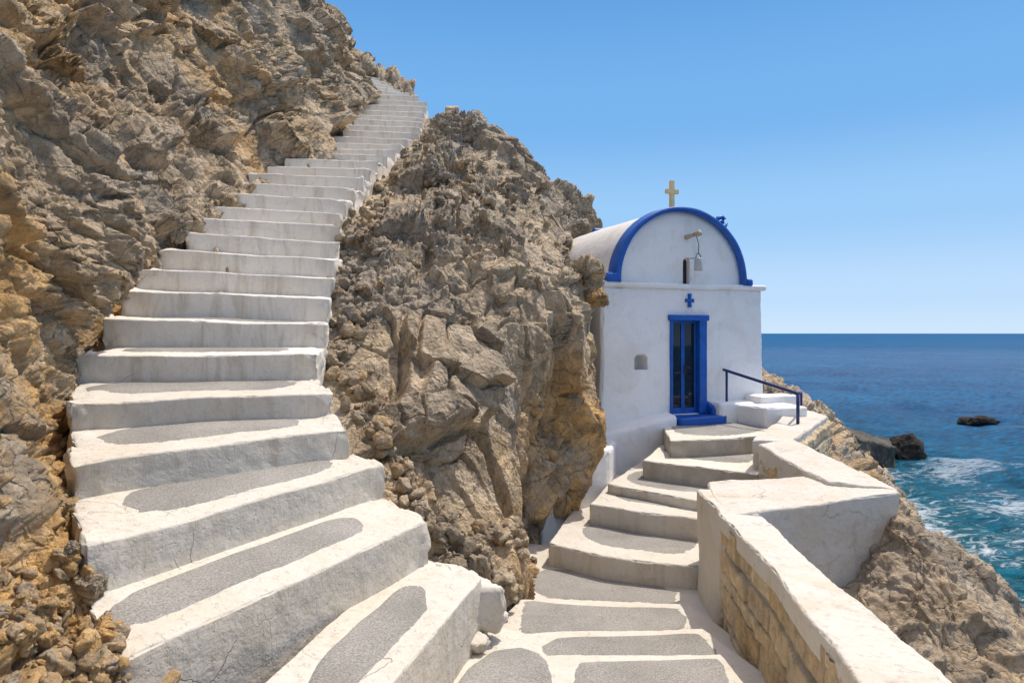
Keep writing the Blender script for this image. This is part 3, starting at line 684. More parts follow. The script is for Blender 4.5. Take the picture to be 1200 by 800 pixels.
# upper flight turning left
zL = [(6.1,-3.82,17.8),(6.74,-3.82,18.6),(7.35,-4.0,19.6),(8.27,-4.5,21.2),(9.54,-5.3,23.2)]
zR = [(6.1,-2.2,17.9),(6.43,-2.60,18.4),(6.88,-3.2,19.3),(7.54,-3.85,20.3),(8.15,-4.32,21.2),(9.54,-5.25,23.4)]
zz = 6.1+.24
while zz < 9.5:
    A = np.array(zL); B = np.array(zR)
    l = np.array([np.interp(zz, A[:, 0], A[:, 1]), np.interp(zz, A[:, 0], A[:, 2]), zz])
    r = np.array([np.interp(zz, B[:, 0], B[:, 1]), np.interp(zz, B[:, 0], B[:, 2]), zz])
    lin.append([l-np.array([.3, 0, 0]), r, .0]); zz += .24
for i, (l, r, tilt) in enumerate(lin):
    if i+1 < len(lin):
        l2, r2, _ = lin[i+1]
    else:
        l2, r2 = l+np.array([-.1, .6, .2]), r+np.array([-.1, .6, .2])
    # direction of this nose
    e = (r-l); e2 = (r2-l2)
    bl = np.array([l2[0], l2[1], l[2]+tilt]); br = np.array([r2[0], r2[1], r[2]+tilt])
    back = ((bl-l)+(br-r))/2; back /= np.linalg.norm(back)
    ext = .30 if i < 10 else .22
    blx = bl+back*ext+(.0, .0, 0); brx = br+back*ext
    if i == 0:
        # first step: its right end swings outward over a rough block
        blx = l+np.array([-.25, 1.4, 0]); bl = blx
    dep = .62 if i < 8 else .55
    C = slab(l, r, brx, blx, dep)
    if i < 10:
        C[:, 1, 0, 2] -= .25
    if i == 0:
        C[:, :, 0, 2] -= .3
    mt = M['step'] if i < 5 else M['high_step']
    kw = dict(r=.018, cell=.03 if i < 8 else (.05 if i < 16 else .09), amp=.014, freq=1.7, seed=0, end_rough=.05 if i < 20 else .03, fine=.004)
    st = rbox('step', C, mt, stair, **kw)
    if i < 7:
        L_t = np.linalg.norm(back*0+(blx-l)); tb = np.linalg.norm(bl-l)/L_t
        cfg = {0: (.30, .84, .24, .74), 1: (.03, .80, .30, .86), 2: (.12, .88, .30, .95), 3: (.08, .84, .33, .97), 4: (.05, .90, .36, .98), 5: (.12, .86, .45, .98), 6: (.15, .85, .5, .98)}[i]
        s0, s1, t0, t1 = cfg
        if i == 0: tb = 1.0
        patch(st, C, s0, s1, t0*tb, t1*tb, amp=.014, freq=1.7, seed=0)

# rough whitewashed block at the foot of the first step
rbox('end_block', slab(Pw(550,679,4.56), Pw(596,687,4.68), Pw(540,662,5.35), Pw(500,655,5.2), .36), M['step'], stair, r=.07, cell=.025, amp=.02, freq=3, end_rough=.03, fine=.008)
# ------------------------------------------------------------------ path floors and chapel steps
path = empty('stepped_path', Pw(700, 760, 4.9))
tag(path, 'stepped cement path with white painted borders leading to the chapel', 'path')
def floor(name, quad, dep, patches=(), mat='step', bow=0., seed=0, **k):
    C = slab(*quad, dep); kw = dict(r=.025, cell=.04, amp=.012, freq=1.6, seed=0, fine=.004); kw.update(k)
    o = rbox(name, C, M[mat], path, bow=bow, **kw)
    for p in patches: patch(o, C, *p, bow=bow, amp=kw['amp'], freq=kw['freq'], seed=0)
    return o
zF1, zF2, zF3, zL0 = -2.10, -2.32, -2.55, -2.75
def at(u, v, z):   # ground point seen at that pixel on height z
    Y = -z*F/(v-V0); return np.array([(u-U0)/F*Y, Y, z])
# poly patches straight from outlines on the floor plane
def poly_patch(parent, pts, zt, mat='cement', amp=.012, freq=1.6, n=10):
    P = np.array(pts, float); 
    # closed Catmull-Rom with corners softened
    m = len(P); out = []
    for i in range(m):
        a, b, c, d = P[i-1], P[i], P[(i+1) % m], P[(i+2) % m]
        for f in np.linspace(0, 1, n, endpoint=False):
            lin_ = b+(c-b)*f
            cr_ = .5*((2*b)+(-a+c)*f+(2*a-5*b+4*c-d)*f*f+(-a+3*b-3*c+d)*f**3)
            out.append(.6*lin_+.4*cr_)
    O = np.array([at(u, v, zt) for u, v in out]); cen = O.mean(0); k = len(O); V = []; rings = 9
    for j in range(rings+1): V.append(cen+(O-cen)*(1-j/rings))
    V = np.concatenate(V); V[:k, :2] += .007*vnoise(V[:k]*9)[:, :2]
    V = V+amp*vnoise(V*freq); V[:, 2] += .006; V[:k, 2] -= .010
    Q = [[j*k+i, j*k+(i+1) % k, (j+1)*k+(i+1) % k, (j+1)*k+i] for j in range(rings) for i in range(k)]
    me = new_mesh('cement_patch', V, np.array(Q)[:, ::-1]); link('cement_patch', me, M[mat], parent)
f1 = floor('landing', ((-1.2, .8, zF1), (1.6, .8, zF1), at(845, 765, zF1), at(640, 771, zF1)+(-1.3, 0.05, 0)), .6)
f1b = floor('landing', ((-1.0, 2.5, zF1-.012), at(646, 790, zF1-.012), at(648, 772, zF1-.012), at(612, 741, zF1-.012)), .6, r=.03)
f1c = floor('landing', ((-1.0, 3.2, zF1-.02), at(640, 780, zF1-.02), at(612, 738, zF1-.02), at(560, 728, zF1-.02)), .6, r=.03)
poly_patch(f1, [(520,830),(548,785),(580,762),(610,757),(632,764),(646,780),(650,830)], zF1)
poly_patch(f1, [(672,830),(669,792),(680,776),(760,772),(842,771),(856,795),(862,830)], zF1)
f2 = floor('tread', ((-.8, 3.9, zF2), (2.0, 3.9, zF2), at(822, 735, zF2), at(600, 741, zF2)), .6)
poly_patch(f2, [(636,768),(632,757),(650,748),(720,745),(800,741),(822,742),(840,760),(842,774)], zF2)
f3 = floor('tread', ((-.6, 5.0, zF3), (2.1, 5.0, zF3), at(806, 707, zF3), at(610, 702, zF3)), .6)
poly_patch(f3, [(612,703.5+1),(650,706),(720,709),(800,713),(805,737),(720,742),(650,741),(607,742)], zF3)
f4 = floor('landing', ((-.3, 6.2, zL0), (2.2, 6.2, zL0), (2.2, 8.2, zL0), (.1, 9.0, zL0)), .6)
poly_patch(f4, [(617,690),(619,673),(640,665),(690,670),(750,680),(796,694),(790,709),(700,704),(640,701)], zL0)
# whitewashed loose stones by the first step
for (u, v, Y, s, sd, lb) in ((573, 722, 4.75, .10, 61, 'whitewashed lump of stone below the end of the lowest stair'), (553, 752, 4.5, .09, 62, 'flat whitewashed stone at the foot of the lowest riser')):
    boulder('painted_stone', Pw(u, v, Y), (s*1.3, s, s*.75), sd, lb, 'stone', mat='wall', group='whitewashed stones at the foot of the stairs')

# chapel steps going up
def cstep(fl, fr, br, bl, dep, pat, bow=0., mat='step', **k):
    C = slab(fl, fr, br, bl, dep); kw = dict(r=.03, cell=.035, amp=.014, freq=1.7, seed=0, fine=.004); kw.update(k)
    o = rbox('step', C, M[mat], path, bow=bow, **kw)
    for p in pat: patch(o, C, *p, bow=bow, amp=kw['amp'], freq=kw['freq'], seed=0)
    return o
z1, z2, z3, z4, z5 = -2.49, -2.22, -2.09, -1.82, -1.56
cstep(at(643,636,z1), at(822,663,z1), at(826,604,z1)+(.1,0,0), at(676,588,z1), .6, [(.16, .96, .16, .60)], bow=.16)
cstep(at(691,590,z2), at(826,608,z2), at(828,572,z2)+(.1,0,0), at(722,556,z2), .6, [(.14, .97, .22, .62)], bow=.05)
cstep(at(712,566,z3), at(830,588,z3), at(850,545,z3)+(.1,0,0), at(756,537,z3), .5, [(.06, .97, .12, .58)], bow=.04)
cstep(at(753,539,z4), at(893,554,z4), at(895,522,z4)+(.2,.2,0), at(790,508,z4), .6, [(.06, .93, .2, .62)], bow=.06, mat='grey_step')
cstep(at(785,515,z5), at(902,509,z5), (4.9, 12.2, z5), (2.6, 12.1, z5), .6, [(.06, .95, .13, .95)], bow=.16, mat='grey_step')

# ------------------------------------------------------------------ chapel
OL = np.array([1.465, 11.2, 0.]); EX = np.array([.9315, .3636, 0.]); EY = np.array([-.3636, .9315, 0.])
def cl(x, y, z): return OL+EX*x+EY*y+np.array([0, 0, z])
def cbox(x0, x1, y0, y1, z0, z1):
    C = np.zeros((2, 2, 2, 3))
    for i, x in enumerate((x0, x1)):
        for j, y in enumerate((y0, y1)):
            for k, zz_ in enumerate((z0, z1)): C[i, j, k] = cl(x, y, zz_)
    return C
chapel = empty('chapel', cl(1.6, 1.4, -1.5))
tag(chapel, 'small white barrel vaulted chapel with blue arch trim and blue door', 'chapel')
def boolean(o, cutters):
    for c in cutters:
        m = o.modifiers.new('cut', 'BOOLEAN'); m.operation = 'DIFFERENCE'; m.object = c; m.solver = 'EXACT'
    bpy.context.view_layer.update()
    dg = bpy.context.evaluated_depsgraph_get(); me = bpy.data.meshes.new_from_object(o.evaluated_get(dg))
    o.modifiers.clear(); old = o.data; o.data = me
    for c in cutters: bpy.data.objects.remove(c)
def plainbox(C):
    me = bpy.data.meshes.new('cutter'); V = [tuple(C[i, j, k]) for i in (0, 1) for j in (0, 1) for k in (0, 1)]
    me.from_pydata(V, [], [(0,1,3,2),(4,6,7,5),(0,4,5,1),(2,3,7,6),(0,2,6,4),(1,5,7,3)]); me.update()
    bm = bmesh.new(); bm.from_mesh(me); bmesh.ops.recalc_face_normals(bm, faces=bm.faces); bm.to_mesh(me); bm.free()
    o = bpy.data.objects.new('cutter', me); scene.collection.objects.link(o); return o
C = cbox(0, 3.3, 0, 3.0, -3.1, .78)
C[1, 0, 0] += EX*.10; C[0, 0, 0] -= EX*.02
body = rbox('wall', C, M['white'], chapel, r=.06, cell=.07, amp=.03, freq=.9, fine=.004)
DX0, DX1, DZ0, DZ1 = 1.36, 2.04, -1.40, .26
def archcut(x0, x1, y0, y1, z0, z1, arch):
    me = bpy.data.meshes.new('cutter'); pr = [(x0, z0), (x1, z0)]
    for k in range(9):
        a = math.pi*k/8; pr.append(((x0+x1)/2+(x1-x0)/2*math.cos(a), z1-arch+arch*math.sin(a)))
    n = len(pr); V = [tuple(cl(x, y0, z_)) for x, z_ in pr]+[tuple(cl(x, y1, z_)) for x, z_ in pr]
    me.from_pydata(V, [], [tuple(range(n)), tuple(range(2*n-1, n-1, -1))]+[(i, n+i, n+(i+1) % n, (i+1) % n) for i in range(n)])
    bm = bmesh.new(); bm.from_mesh(me); bmesh.ops.recalc_face_normals(bm, faces=bm.faces); bm.to_mesh(me); bm.free()
    o = bpy.data.objects.new('cutter', me); scene.collection.objects.link(o); return o
boolean(body, [plainbox(cbox(DX0, DX1, -.3, .75, DZ0, DZ1)), archcut(.62, .88, -.3, .30, -.62, -.36, .07)])
rbox('cornice', cbox(-.045, 3.38, -.04, 3.0, .755, .85), M['white'], chapel, r=.035, cell=.06, amp=.022, freq=1.0)
# plinth and low plaster walls in front of the facade
rbox('plinth', slab(cl(-.35, -.28, -1.66), cl(1.30, -.30, -1.36), cl(1.34, .3, -1.30), cl(-.35, .3, -1.55), 1.4), M['white'], chapel, r=.08, cell=.06, amp=.035, freq=1.2)
rbox('buttress', slab(Pw(634, 560, 9.25), Pw(714, 528, 10.05), cl(.5, .2, -1.72), cl(-.75, .9, -1.55), 1.4), M['white'], chapel, r=.08, cell=.06, amp=.04, freq=1.2)
rbox('bench', slab(cl(2.12, -.32, -1.20), cl(3.5, -.32, -1.22), cl(3.5, .2, -1.2), cl(2.12, .2, -1.17), .8), M['white'], chapel, r=.05, cell=.06, amp=.02, freq=1.2)
rbox('bench', slab(cl(2.50, -1.0, -1.22), cl(3.28, -1.12, -1.22), cl(3.35, -.32, -1.22), cl(2.50, -.30, -1.24), .7), M['white'], chapel, r=.04, cell=.06, amp=.02, freq=1.2)
rbox('bench', slab(cl(2.9, -.42, -1.10), cl(3.62, -.52, -1.10), cl(3.66, -.15, -1.10), cl(2.9, .0, -1.09), .8), M['white'], chapel, r=.04, cell=.06, amp=.02, freq=1.2)
# door
df = empty('door_frame', cl(1.7, 0, -.6))
bpy.data.objects.remove(df)
fr = join_arrays([rbox_arrays(cbox(DX0-.03, DX0+.02, -.03, .16, DZ0, DZ1), r=.012, cell=.1, amp=.003),
                  rbox_arrays(cbox(DX1-.12, DX1+.035, -.035, .16, DZ0, DZ1), r=.012, cell=.1, amp=.003),
                  rbox_arrays(cbox(DX0-.07, DX1+.07, -.06, .16, DZ1-.05, DZ1+.05), r=.015, cell=.1, amp=.004)])
frame = link('door_frame', new_mesh('door_frame', *fr), M['blue'], chapel)
rbox('door_sill', slab(cl(DX0-.04, -.34, -1.43), cl(DX1+.22, -.34, -1.41), cl(DX1+.22, .12, -1.40), cl(DX0-.04, .12, -1.40), .22), M['blue'], chapel, r=.03, cell=.06, amp=.012)
rbox('sill_cheek', slab(cl(DX1+.03, -.20, -1.27), cl(DX1+.22, -.20, -1.30), cl(DX1+.22, .05, -1.22), cl(DX1+.03, .05, -1.16), .2), M['blue'], chapel, r=.05, cell=.04, amp=.01)
def leaf(x0, x1, open_=0):
    ar = []
    for (a, b, c, d) in ((x0, x0+.03, DZ0, DZ1-.05), (x1-.035, x1, DZ0, DZ1-.05), (x0+.03, x1-.035, DZ0, DZ0+.10), (x0+.03, x1-.035, DZ1-.09, DZ1-.05)):
        ar.append(rbox_arrays(cbox(a, b, .07, .115, c+.001, d-.001), r=.006, cell=.2, amp=.001, fine=0))
    o = link('door_leaf', new_mesh('door_leaf', *join_arrays(ar)), M['blue'], chapel)
    g = rbox('pane', cbox(x0+.028, x1-.033, .088, .096, DZ0+.09, DZ1-.08), M['glass'], o, r=.001, cell=.4, amp=0, fine=0)
    return o
l1 = leaf(DX0+.022, DX0+.285); l2 = leaf(DX0+.289, DX1-.122)
hv, hq = join_arrays([rbox_arrays(cbox(DX0+.30, DX0+.325, .045, .07, -.72, -.56), r=.005, cell=.1, amp=0, fine=0),
                      tube_arrays([cl(DX0+.312, .05, -.6), cl(DX0+.312, .01, -.6), cl(DX0+.40, .01, -.61)], .011)])
link('handle', new_mesh('handle', hv, hq), M['black'], l2)
bar = rbox('push_bar', cbox(DX0+.10, DX0+.24, .06, .07, -.70, -.675), M['black'], l1, r=.003, cell=.2, amp=0, fine=0)
rbox('interior_shade_panel', cbox(DX0-.02, DX1+.02, .70, .75, DZ0-.02, DZ1+.02), M['inner_shade'], chapel, r=.01, cell=.3, amp=0)  # dark panel added for the unlit interior seen through the glass
# small blue cross over the door
def cross_arrays(cx, cz, y0, y1, h, w, t, flare=.0):
    pr = []
    hw, hh = w/2, h/2; f = t/2+flare
    pr = [(-t/2, t/2), (-f, hh), (f, hh), (t/2, t/2), (hw, f), (hw, -f), (t/2, -t/2), (f, -hh), (-f, -hh), (-t/2, -t/2), (-hw, -f), (-hw, f)]
    V = [cl(cx+a, y0, cz+b) for a, b in pr]+[cl(cx+a, y1, cz+b) for a, b in pr]
    return V, pr
def cross(name, cx, cz, y0, y1, h, w, t, flare, mat, up=0.):
    V, pr = cross_arrays(cx, cz, y0, y1, h, w, t, flare)
    if up:
        pr2 = [(a, b+(up if abs(b) <= t/2+flare+1e-6 and True else 0)) for a, b in pr]
        V = [cl(cx+a, y0, cz+b) for a, b in pr2]+[cl(cx+a, y1, cz+b) for a, b in pr2]
    n = 12; me = bpy.data.meshes.new(name)
    me.from_pydata([tuple(v) for v in V], [], [tuple(range(n)), tuple(range(2*n-1, n-1, -1))]+[(i, n+i, n+(i+1) % n, (i+1) % n) for i in range(n)])
    bm = bmesh.new(); bm.from_mesh(me); bmesh.ops.recalc_face_normals(bm, faces=bm.faces)
    bmesh.ops.bevel(bm, geom=bm.edges[:], offset=.006, segments=2, affect='EDGES'); bm.to_mesh(me); bm.free()
    return link(name, me, mat, chapel, smooth=False)
cross('door_cross', 1.72, .56, -.04, .02, .235, .165, .04, .014, M['blue'])
cross('roof_cross', 1.46, 2.38, .10, .17, .52, .25, .075, 0, M['cream'], up=.07)
# vault
CXV, AV, HV, ZB = 1.60, 1.30, 1.29, .84
def arch(s, k=1.0, off=0.):   # s in 0..1 left foot to right foot
    a = math.pi*s; c, sn = math.cos(a), math.sin(a)
    return CXV-(AV+off)*c, ZB+(HV+off)*max(sn, 0)**.96
def arch_solid(off, y0, y1, ny, mat, name, amp=.02, ns=72):
    V = []; ys = np.linspace(y0, y1, ny)
    for y in ys:
        for s in np.linspace(0, 1, ns+1):
            x, z_ = arch(s, off=off); V.append(cl(x, y, z_))
    V = list(V); n = ns+1; Q = []
    for j in range(ny-1):
        for i in range(ns): Q.append([j*n+i, j*n+i+1, (j+1)*n+i+1, (j+1)*n+i])
    # end caps as fans toward the base centre line (rings)
    rings = 14
    for e, j in ((0, 0), (1, ny-1)):
        base = len(V)
        for k in range(1, rings+1):
            for s in np.linspace(0, 1, n):
                x, z_ = arch(s, off=off); f = 1-k/rings
                V.append(cl(CXV+(x-CXV)*(f*.999+.001), ys[j], ZB+(z_-ZB)*f))
        prev = [j*n+i for i in range(n)]
        for k in range(rings):
            cur = [base+k*n+i for i in range(n)]
            for i in range(ns):
                q = [prev[i], cur[i], cur[i+1], prev[i+1]]
                Q.append(q if e == 0 else q[::-1])
            prev = cur
    V = np.array(V); V = V+amp*vnoise(V*1.1)
    me = new_mesh(name, V, np.array(Q))
    bm = bmesh.new(); bm.from_mesh(me); bmesh.ops.remove_doubles(bm, verts=bm.verts, dist=.0005)
    bmesh.ops.holes_fill(bm, edges=[e for e in bm.edges if e.is_boundary])
    bmesh.ops.recalc_face_normals(bm, faces=bm.faces); bm.to_mesh(me); bm.free()
    return link(name, me, mat, chapel)
arch_solid(.0, .30, 2.95, 40, M['vault'], 'vault_roof', .025)
tym = arch_solid(-.03, .06, .32, 4, M['white'], 'tympanum', .008)
XS = 1.70
boolean(tym, [archcut(XS-.065, XS+.075, -.3, .17, .70, 1.30, .07)])
rbox('slit_shade_panel', cbox(XS-.064, XS+.074, .15, .172, .845, 1.29), M['inner_shade'], chapel, r=.002, cell=.2, amp=0, fine=0)  # dark panel that paints the shade deep in the slit
def rim():
    sec = [(-.045, -.05), (.028, -.05), (.04, .0), (.04, .22), (.028, .27), (-.045, .27)]   # offset, y
    V = []; ns = 90; m = len(sec)
    for s in np.linspace(0, 1, ns+1):
        for (o_, y) in sec:
            x, z_ = arch(s, off=o_); V.append(cl(x, y, z_+.01))
    Q = [[i*m+k, i*m+(k+1) % m, (i+1)*m+(k+1) % m, (i+1)*m+k] for i in range(ns) for k in range(m)]
    V = np.array(V); V += .012*vnoise(V*2.2)
    Q = np.array(Q)
    me = new_mesh('arch_trim', V, Q)
    bm = bmesh.new(); bm.from_mesh(me); bmesh.ops.holes_fill(bm, edges=[e for e in bm.edges if e.is_boundary]); bmesh.ops.recalc_face_normals(bm, faces=bm.faces); bm.to_mesh(me); bm.free()
    return link('arch_trim', me, M['blue'], chapel, smooth=True)
rim()
rbox('trim_foot', cbox(.08, .29, -.06, .20, .845, 1.0), M['blue'], chapel, r=.03, cell=.05, amp=.01)
rbox('trim_foot', cbox(2.93, 3.06, -.06, .20, .845, .97), M['blue'], chapel, r=.03, cell=.05, amp=.01)
rbox('cross_base', cbox(1.36, 1.66, .06, .24, 2.11, 2.17), M['blue'], chapel, r=.03, cell=.05, amp=.01)
# scroll ornament on the right haunch
def scroll(cx, cy, cz, sc=1.):
    pts = [cl(cx-.14*sc, cy, cz-.06*sc), cl(cx-.06*sc, cy, cz+.06*sc), cl(cx+.04*sc, cy, cz+.09*sc), cl(cx+.10*sc, cy, cz+.05*sc), cl(cx+.06*sc, cy, cz-.01*sc), cl(cx+.0*sc, cy, cz-.05*sc)]
    pts2 = [cl(cx-.02*sc, cy, cz-.12*sc), cl(cx+.06*sc, cy, cz-.13*sc), cl(cx+.13*sc, cy, cz-.09*sc), cl(cx+.17*sc, cy, cz-.02*sc)]
    v, q = join_arrays([tube_arrays(pts, .05*sc, r2=.045*sc), tube_arrays(pts2, .06*sc, r2=.025*sc)])
    return link('scroll_ornament', new_mesh('scroll_ornament', v, q), M['blue'], chapel)
scroll(2.46, .10, 1.99, .85)
rbox('ridge_block', cbox(1.36, 1.72, 2.78, 2.92, 2.02, 2.2), M['blue'], chapel, r=.04, cell=.05, amp=.015)
# bell peg and hanging bell
pv, pq = join_arrays([tube_arrays([cl(1.70, .06, 1.66), cl(1.72, -.04, 1.67), cl(1.74, -.14, 1.69)], .045, r2=.030), tube_arrays([cl(1.74, -.13, 1.69), cl(1.75, -.19, 1.695), cl(1.755, -.25, 1.70)], .040, r2=.055)])
link('bell_peg', new_mesh('bell_peg', pv, pq), M['wood'], chapel)
bell = empty('hanging_bell', cl(1.735, -.24, 1.06))
tag(bell, 'small grey tin bell hanging on a wire before the slit window', 'bell')
prof = [(.0, .215), (.055, .214), (.066, .205), (.068, .10), (.070, .02), (.076, .0), (.06, .002), (.0, .03)]
V = []; n = 20
for (r_, h_) in prof:
    for k in range(n):
        a = 2*math.pi*k/n; V.append(cl(1.735+r_*math.cos(a)+.0001, -.24+r_*math.sin(a), 1.06+h_))
Q = [[i*n+k, i*n+(k+1) % n, (i+1)*n+(k+1) % n, (i+1)*n+k] for i in range(len(prof)-1) for k in range(n)]
link('bell_body', new_mesh('bell_body', np.array(V), np.array(Q)), M['metal'], bell)
tube('bell_loop', [cl(1.735+.05*math.cos(a), -.24, 1.27+.08*math.sin(a)) for a in np.linspace(0, math.pi, 9)], .008, M['black'], bell, n=8)
tube('wire', [cl(1.735, -.24, 1.35), cl(1.745, -.24, 1.5), cl(1.745, -.17, 1.66)], .007, M['black'], bell, n=6)
tube('bell_arm', [cl(1.60, -.1, 1.27), cl(1.735, -.24, 1.275)], .006, M['black'], bell, n=6)

# ------------------------------------------------------------------ parapet walls
par = empty('parapet_wall', Pw(830, 720, 6.5))
tag(par, 'zigzag whitewashed parapet wall with an exposed stone inner face', 'wall')
kw = dict(r=.025, cell=.035, amp=.028, freq=1.5, fine=.006)
A_in = [np.array([1.05, .9, -1.18]), at(1008, 800, -1.30), at(958, 738, -1.37), at(900, 662, -1.50), at(843, 601, -1.62), at(817, 573, -1.66)]
A_out = [np.array([1.42, .9, -1.18]), at(1113, 800, -1.30), at(1041, 730, -1.38), at(948, 657, -1.50), at(893, 603, -1.62), at(893, 578, -1.66)]
ar = []
for i in range(5):
    a0, a1, b0, b1 = A_in[i].copy(), A_in[i+1].copy(), A_out[i].copy(), A_out[i+1].copy()
    if i < 4:   # cap slab; stone face below
        a0b, a1b = a0+(.02, 0, 0), a1+(.02, 0, 0)
        e = (a1-a0)/np.linalg.norm(a1-a0)*.02
        ar.append(rbox_arrays(slab(a0-e, b0-e, b1+e, a1+e, .14+.004*i), r=.02, cell=.03, amp=.02, freq=1.7, fine=.005, seed=0))
cap = link('coping', new_mesh('coping', *join_arrays(ar)), M['wall'], par)
# wall core below the coping (recessed inner face), plaster pier at the far end
def poly_core():
    ar = []
    for i in range(4):
        off_i = np.array([.05, 0, -.10]); off_o = np.array([-.03, 0, -.10])
        a0, a1, b0, b1 = A_in[i]+off_i, A_in[i+1]+off_i, A_out[i]+off_o, A_out[i+1]+off_o
        ar.append(rbox_arrays(slab(a0, b0, b1, a1, 1.75), r=.02, cell=.08, amp=.01, freq=1.5))
    return join_arrays(ar)
link('wall_core', new_mesh('wall_core', *poly_core()), M['wall'], par)
rbox('pier', slab(A_in[4]+(0, -.0, 0), A_out[4]+(-.02, .02, -.002), A_out[5]+(0, .1, -.002), A_in[5], 1.35), M['wall'], par, **kw)
# exposed stones on the inner face
def stone_face(base, hgt, nu, nv, sgn=1, kx=2.3, kz=4.6, name='stone_face', fray=0.):
    Ls = [0]
    for i in range(len(base)-1): Ls.append(Ls[-1]+np.linalg.norm(base[i+1]-base[i]))
    Ls = np.array(Ls)
    U = np.linspace(0, Ls[-1], nu); W = np.linspace(0, hgt, nv)
    B = np.stack([np.interp(U, Ls, [b[k] for b in base]) for k in range(3)], 1)
    tang = np.gradient(B, axis=0); tang /= np.linalg.norm(tang, axis=1)[:, None]
    N = sgn*np.stack([-tang[:, 1], tang[:, 0], np.zeros(nu)], 1); N /= np.linalg.norm(N, axis=1)[:, None]
    UU, WW = np.meshgrid(U, W, indexing='ij')
    P = np.stack([UU.ravel(), WW.ravel(), np.full(UU.size, .5)], 1)
    wv = vnoise(P*1.6)*.03+vnoise(P*5)*.010
    px, pz = (P[:, 0]+wv[:, 0])*kx, (P[:, 1]+wv[:, 1])*kz
    pz = pz+.33*np.sin(pz*2.1+1.3)
    row = np.floor(pz).astype(np.int64); hz = pz-row
    sx_ = px*(.7+.75*_RV[(row*37+11) & 255, 0])+7.3*_RV[(row*53+5) & 255, 1]
    col = np.floor(sx_).astype(np.int64); hx = sx_-col
    ID = _hash(col, row, row*0, 9)
    tall = _RV[ID, 2] > 2
    ex_ = np.minimum(hx, 1-hx)/kx; ez_ = np.minimum(hz, 1-hz)/kz
    dd = np.minimum(ex_, ez_)
    e = np.clip((dd-.004-.008*np.clip(perlin(P*6), 0, 1))/.012, 0, 1); e = e*e*(3-2*e)
    hgt_ = (.012+.022*_RV[ID, 3]+.02*((hx-.5)*_RD[ID, 0]+(hz-.5)*_RD[ID, 1]))*e-.013*(1-e)
    if fray:
        bd = np.minimum(np.minimum(UU.ravel(), Ls[-1]-UU.ravel()), np.minimum(WW.ravel(), hgt-WW.ravel()))+fray*1.3*fbm(P*4, 4)*.5
        hgt_ = hgt_-.08*np.clip(1-bd/fray, 0, 1)
    V = (B[:, None, :]-np.array([0, 0, 1])*W[None, :, None]).reshape(-1, 3)
    hgt_ += .010*fbm(V*7, 4)+.008*facet(V, .09, 12, .3)+.004*facet(V, .035, 13, .3)
    V = V+np.repeat(N, nv, axis=0)*hgt_[:, None]
    me = new_mesh(name, V, grid_quads(nu, nv)[:, ::-sgn] if sgn > 0 else grid_quads(nu, nv))
    attr(me, 'stone_id', _RV[ID, 0]); attr(me, 'mortar', 1-e)
    return link(name, me, M['masonry'], par)
fb = [a+np.array([.035, 0, -.06]) for a in A_in[:5]]; fb[-1] = fb[-1]+np.array([0, .02, 0])
stone_face(fb, 1.35, 760, 230, kx=1.9, kz=5.0)
# return wall B, outer leg C, leg D
B_fl, B_fr = at(893, 603, -1.62), at(1055, 576, -1.50)
B_br, B_bl = at(968, 562, -1.50), at(832, 566, -1.66)
CB = slab(B_fl+(-.35, -.02, -.004), B_fr, Pw(1012, 552, 7.35), B_bl+(-.02, .05, 0), 1.3)
CB[1, 0, 0] += (-.03, .03, .15)
bx = rbox('return_wall', CB, M['wall'], par, **kw)
# taper underside: the outer face dives behind the rocks
C_in0, C_in1 = Pw(966, 562, 6.98), Pw(888, 521, 8.95)
C_out0, C_out1 = Pw(1053, 574, 6.52), Pw(930, 514, 9.2)
CC = slab(C_in0+(0, -.1, .006), C_out0+(.0, .0, .006), C_out1, C_in1, 1.3); CC[1, 0, 0] += (-.05, .06, .15)
rbox('outer_wall', CC, M['wall'], par, **kw)
D_fl, D_fr = Pw(884, 518, 9.0), Pw(926, 519, 9.0)
D_br, D_bl = Pw(970, 487, 11.4), Pw(930, 477, 12.3)
rbox('upper_wall', slab(D_fl+(0, .1, .008), D_fr+(0, 0, .008), D_br, D_bl, 1.3), M['wall'], par, **kw)

o_ = np.array([.86, -.5, 0])*.03
stone_face([D_fr+o_+(0, 0, -.07), D_br+o_+(0, 0, -.07)], 1.2, 260, 110, sgn=-1, kx=2.6, kz=5, name='stone_facing', fray=.06)
o_ = np.array([-.75, -.6, 0])*.02
ca, cb_ = C_in1, C_in1+(C_in0-C_in1)*.36
stone_face([ca+o_+(.03, -.03, -.10), cb_+o_+(0, 0, -.16)], .9, 140, 90, sgn=-1, kx=3.5, kz=6, name='bare_stone_patch', fray=.10)

# ------------------------------------------------------------------ handrail
rail = empty('handrail', Pw(900, 490, 11))
tag(rail, 'dark blue metal handrail above the white bench beside the chapel', 'handrail')
p1 = cl(2.42, -.12, 0); p1t = np.array([p1[0], p1[1], -.66]); p1b = np.array([p1[0], p1[1], -1.22])
p2t, p2b = Pw(935, 461, 10.6), Pw(935, 497, 10.6); p3t, p3b = Pw(939, 459.5, 11.5), Pw(939, 488, 11.5)
tube('post', [p1b, p1t], .022, M['bluedk'], rail); tube('post', [p2b, p2t], .026, M['bluedk'], rail); tube('post', [p3b, p3t], .020, M['bluedk'], rail)
e = (p2t-p1t)/np.linalg.norm(p2t-p1t)
tube('top_rail', [p1t-e*.08, p1t, p2t, p2t+e*.02], .026, M['bluedk'], rail)
tube('top_rail', [p2t-e*.05, (p2t+p3t)/2, p3t], .020, M['bluedk'], rail)

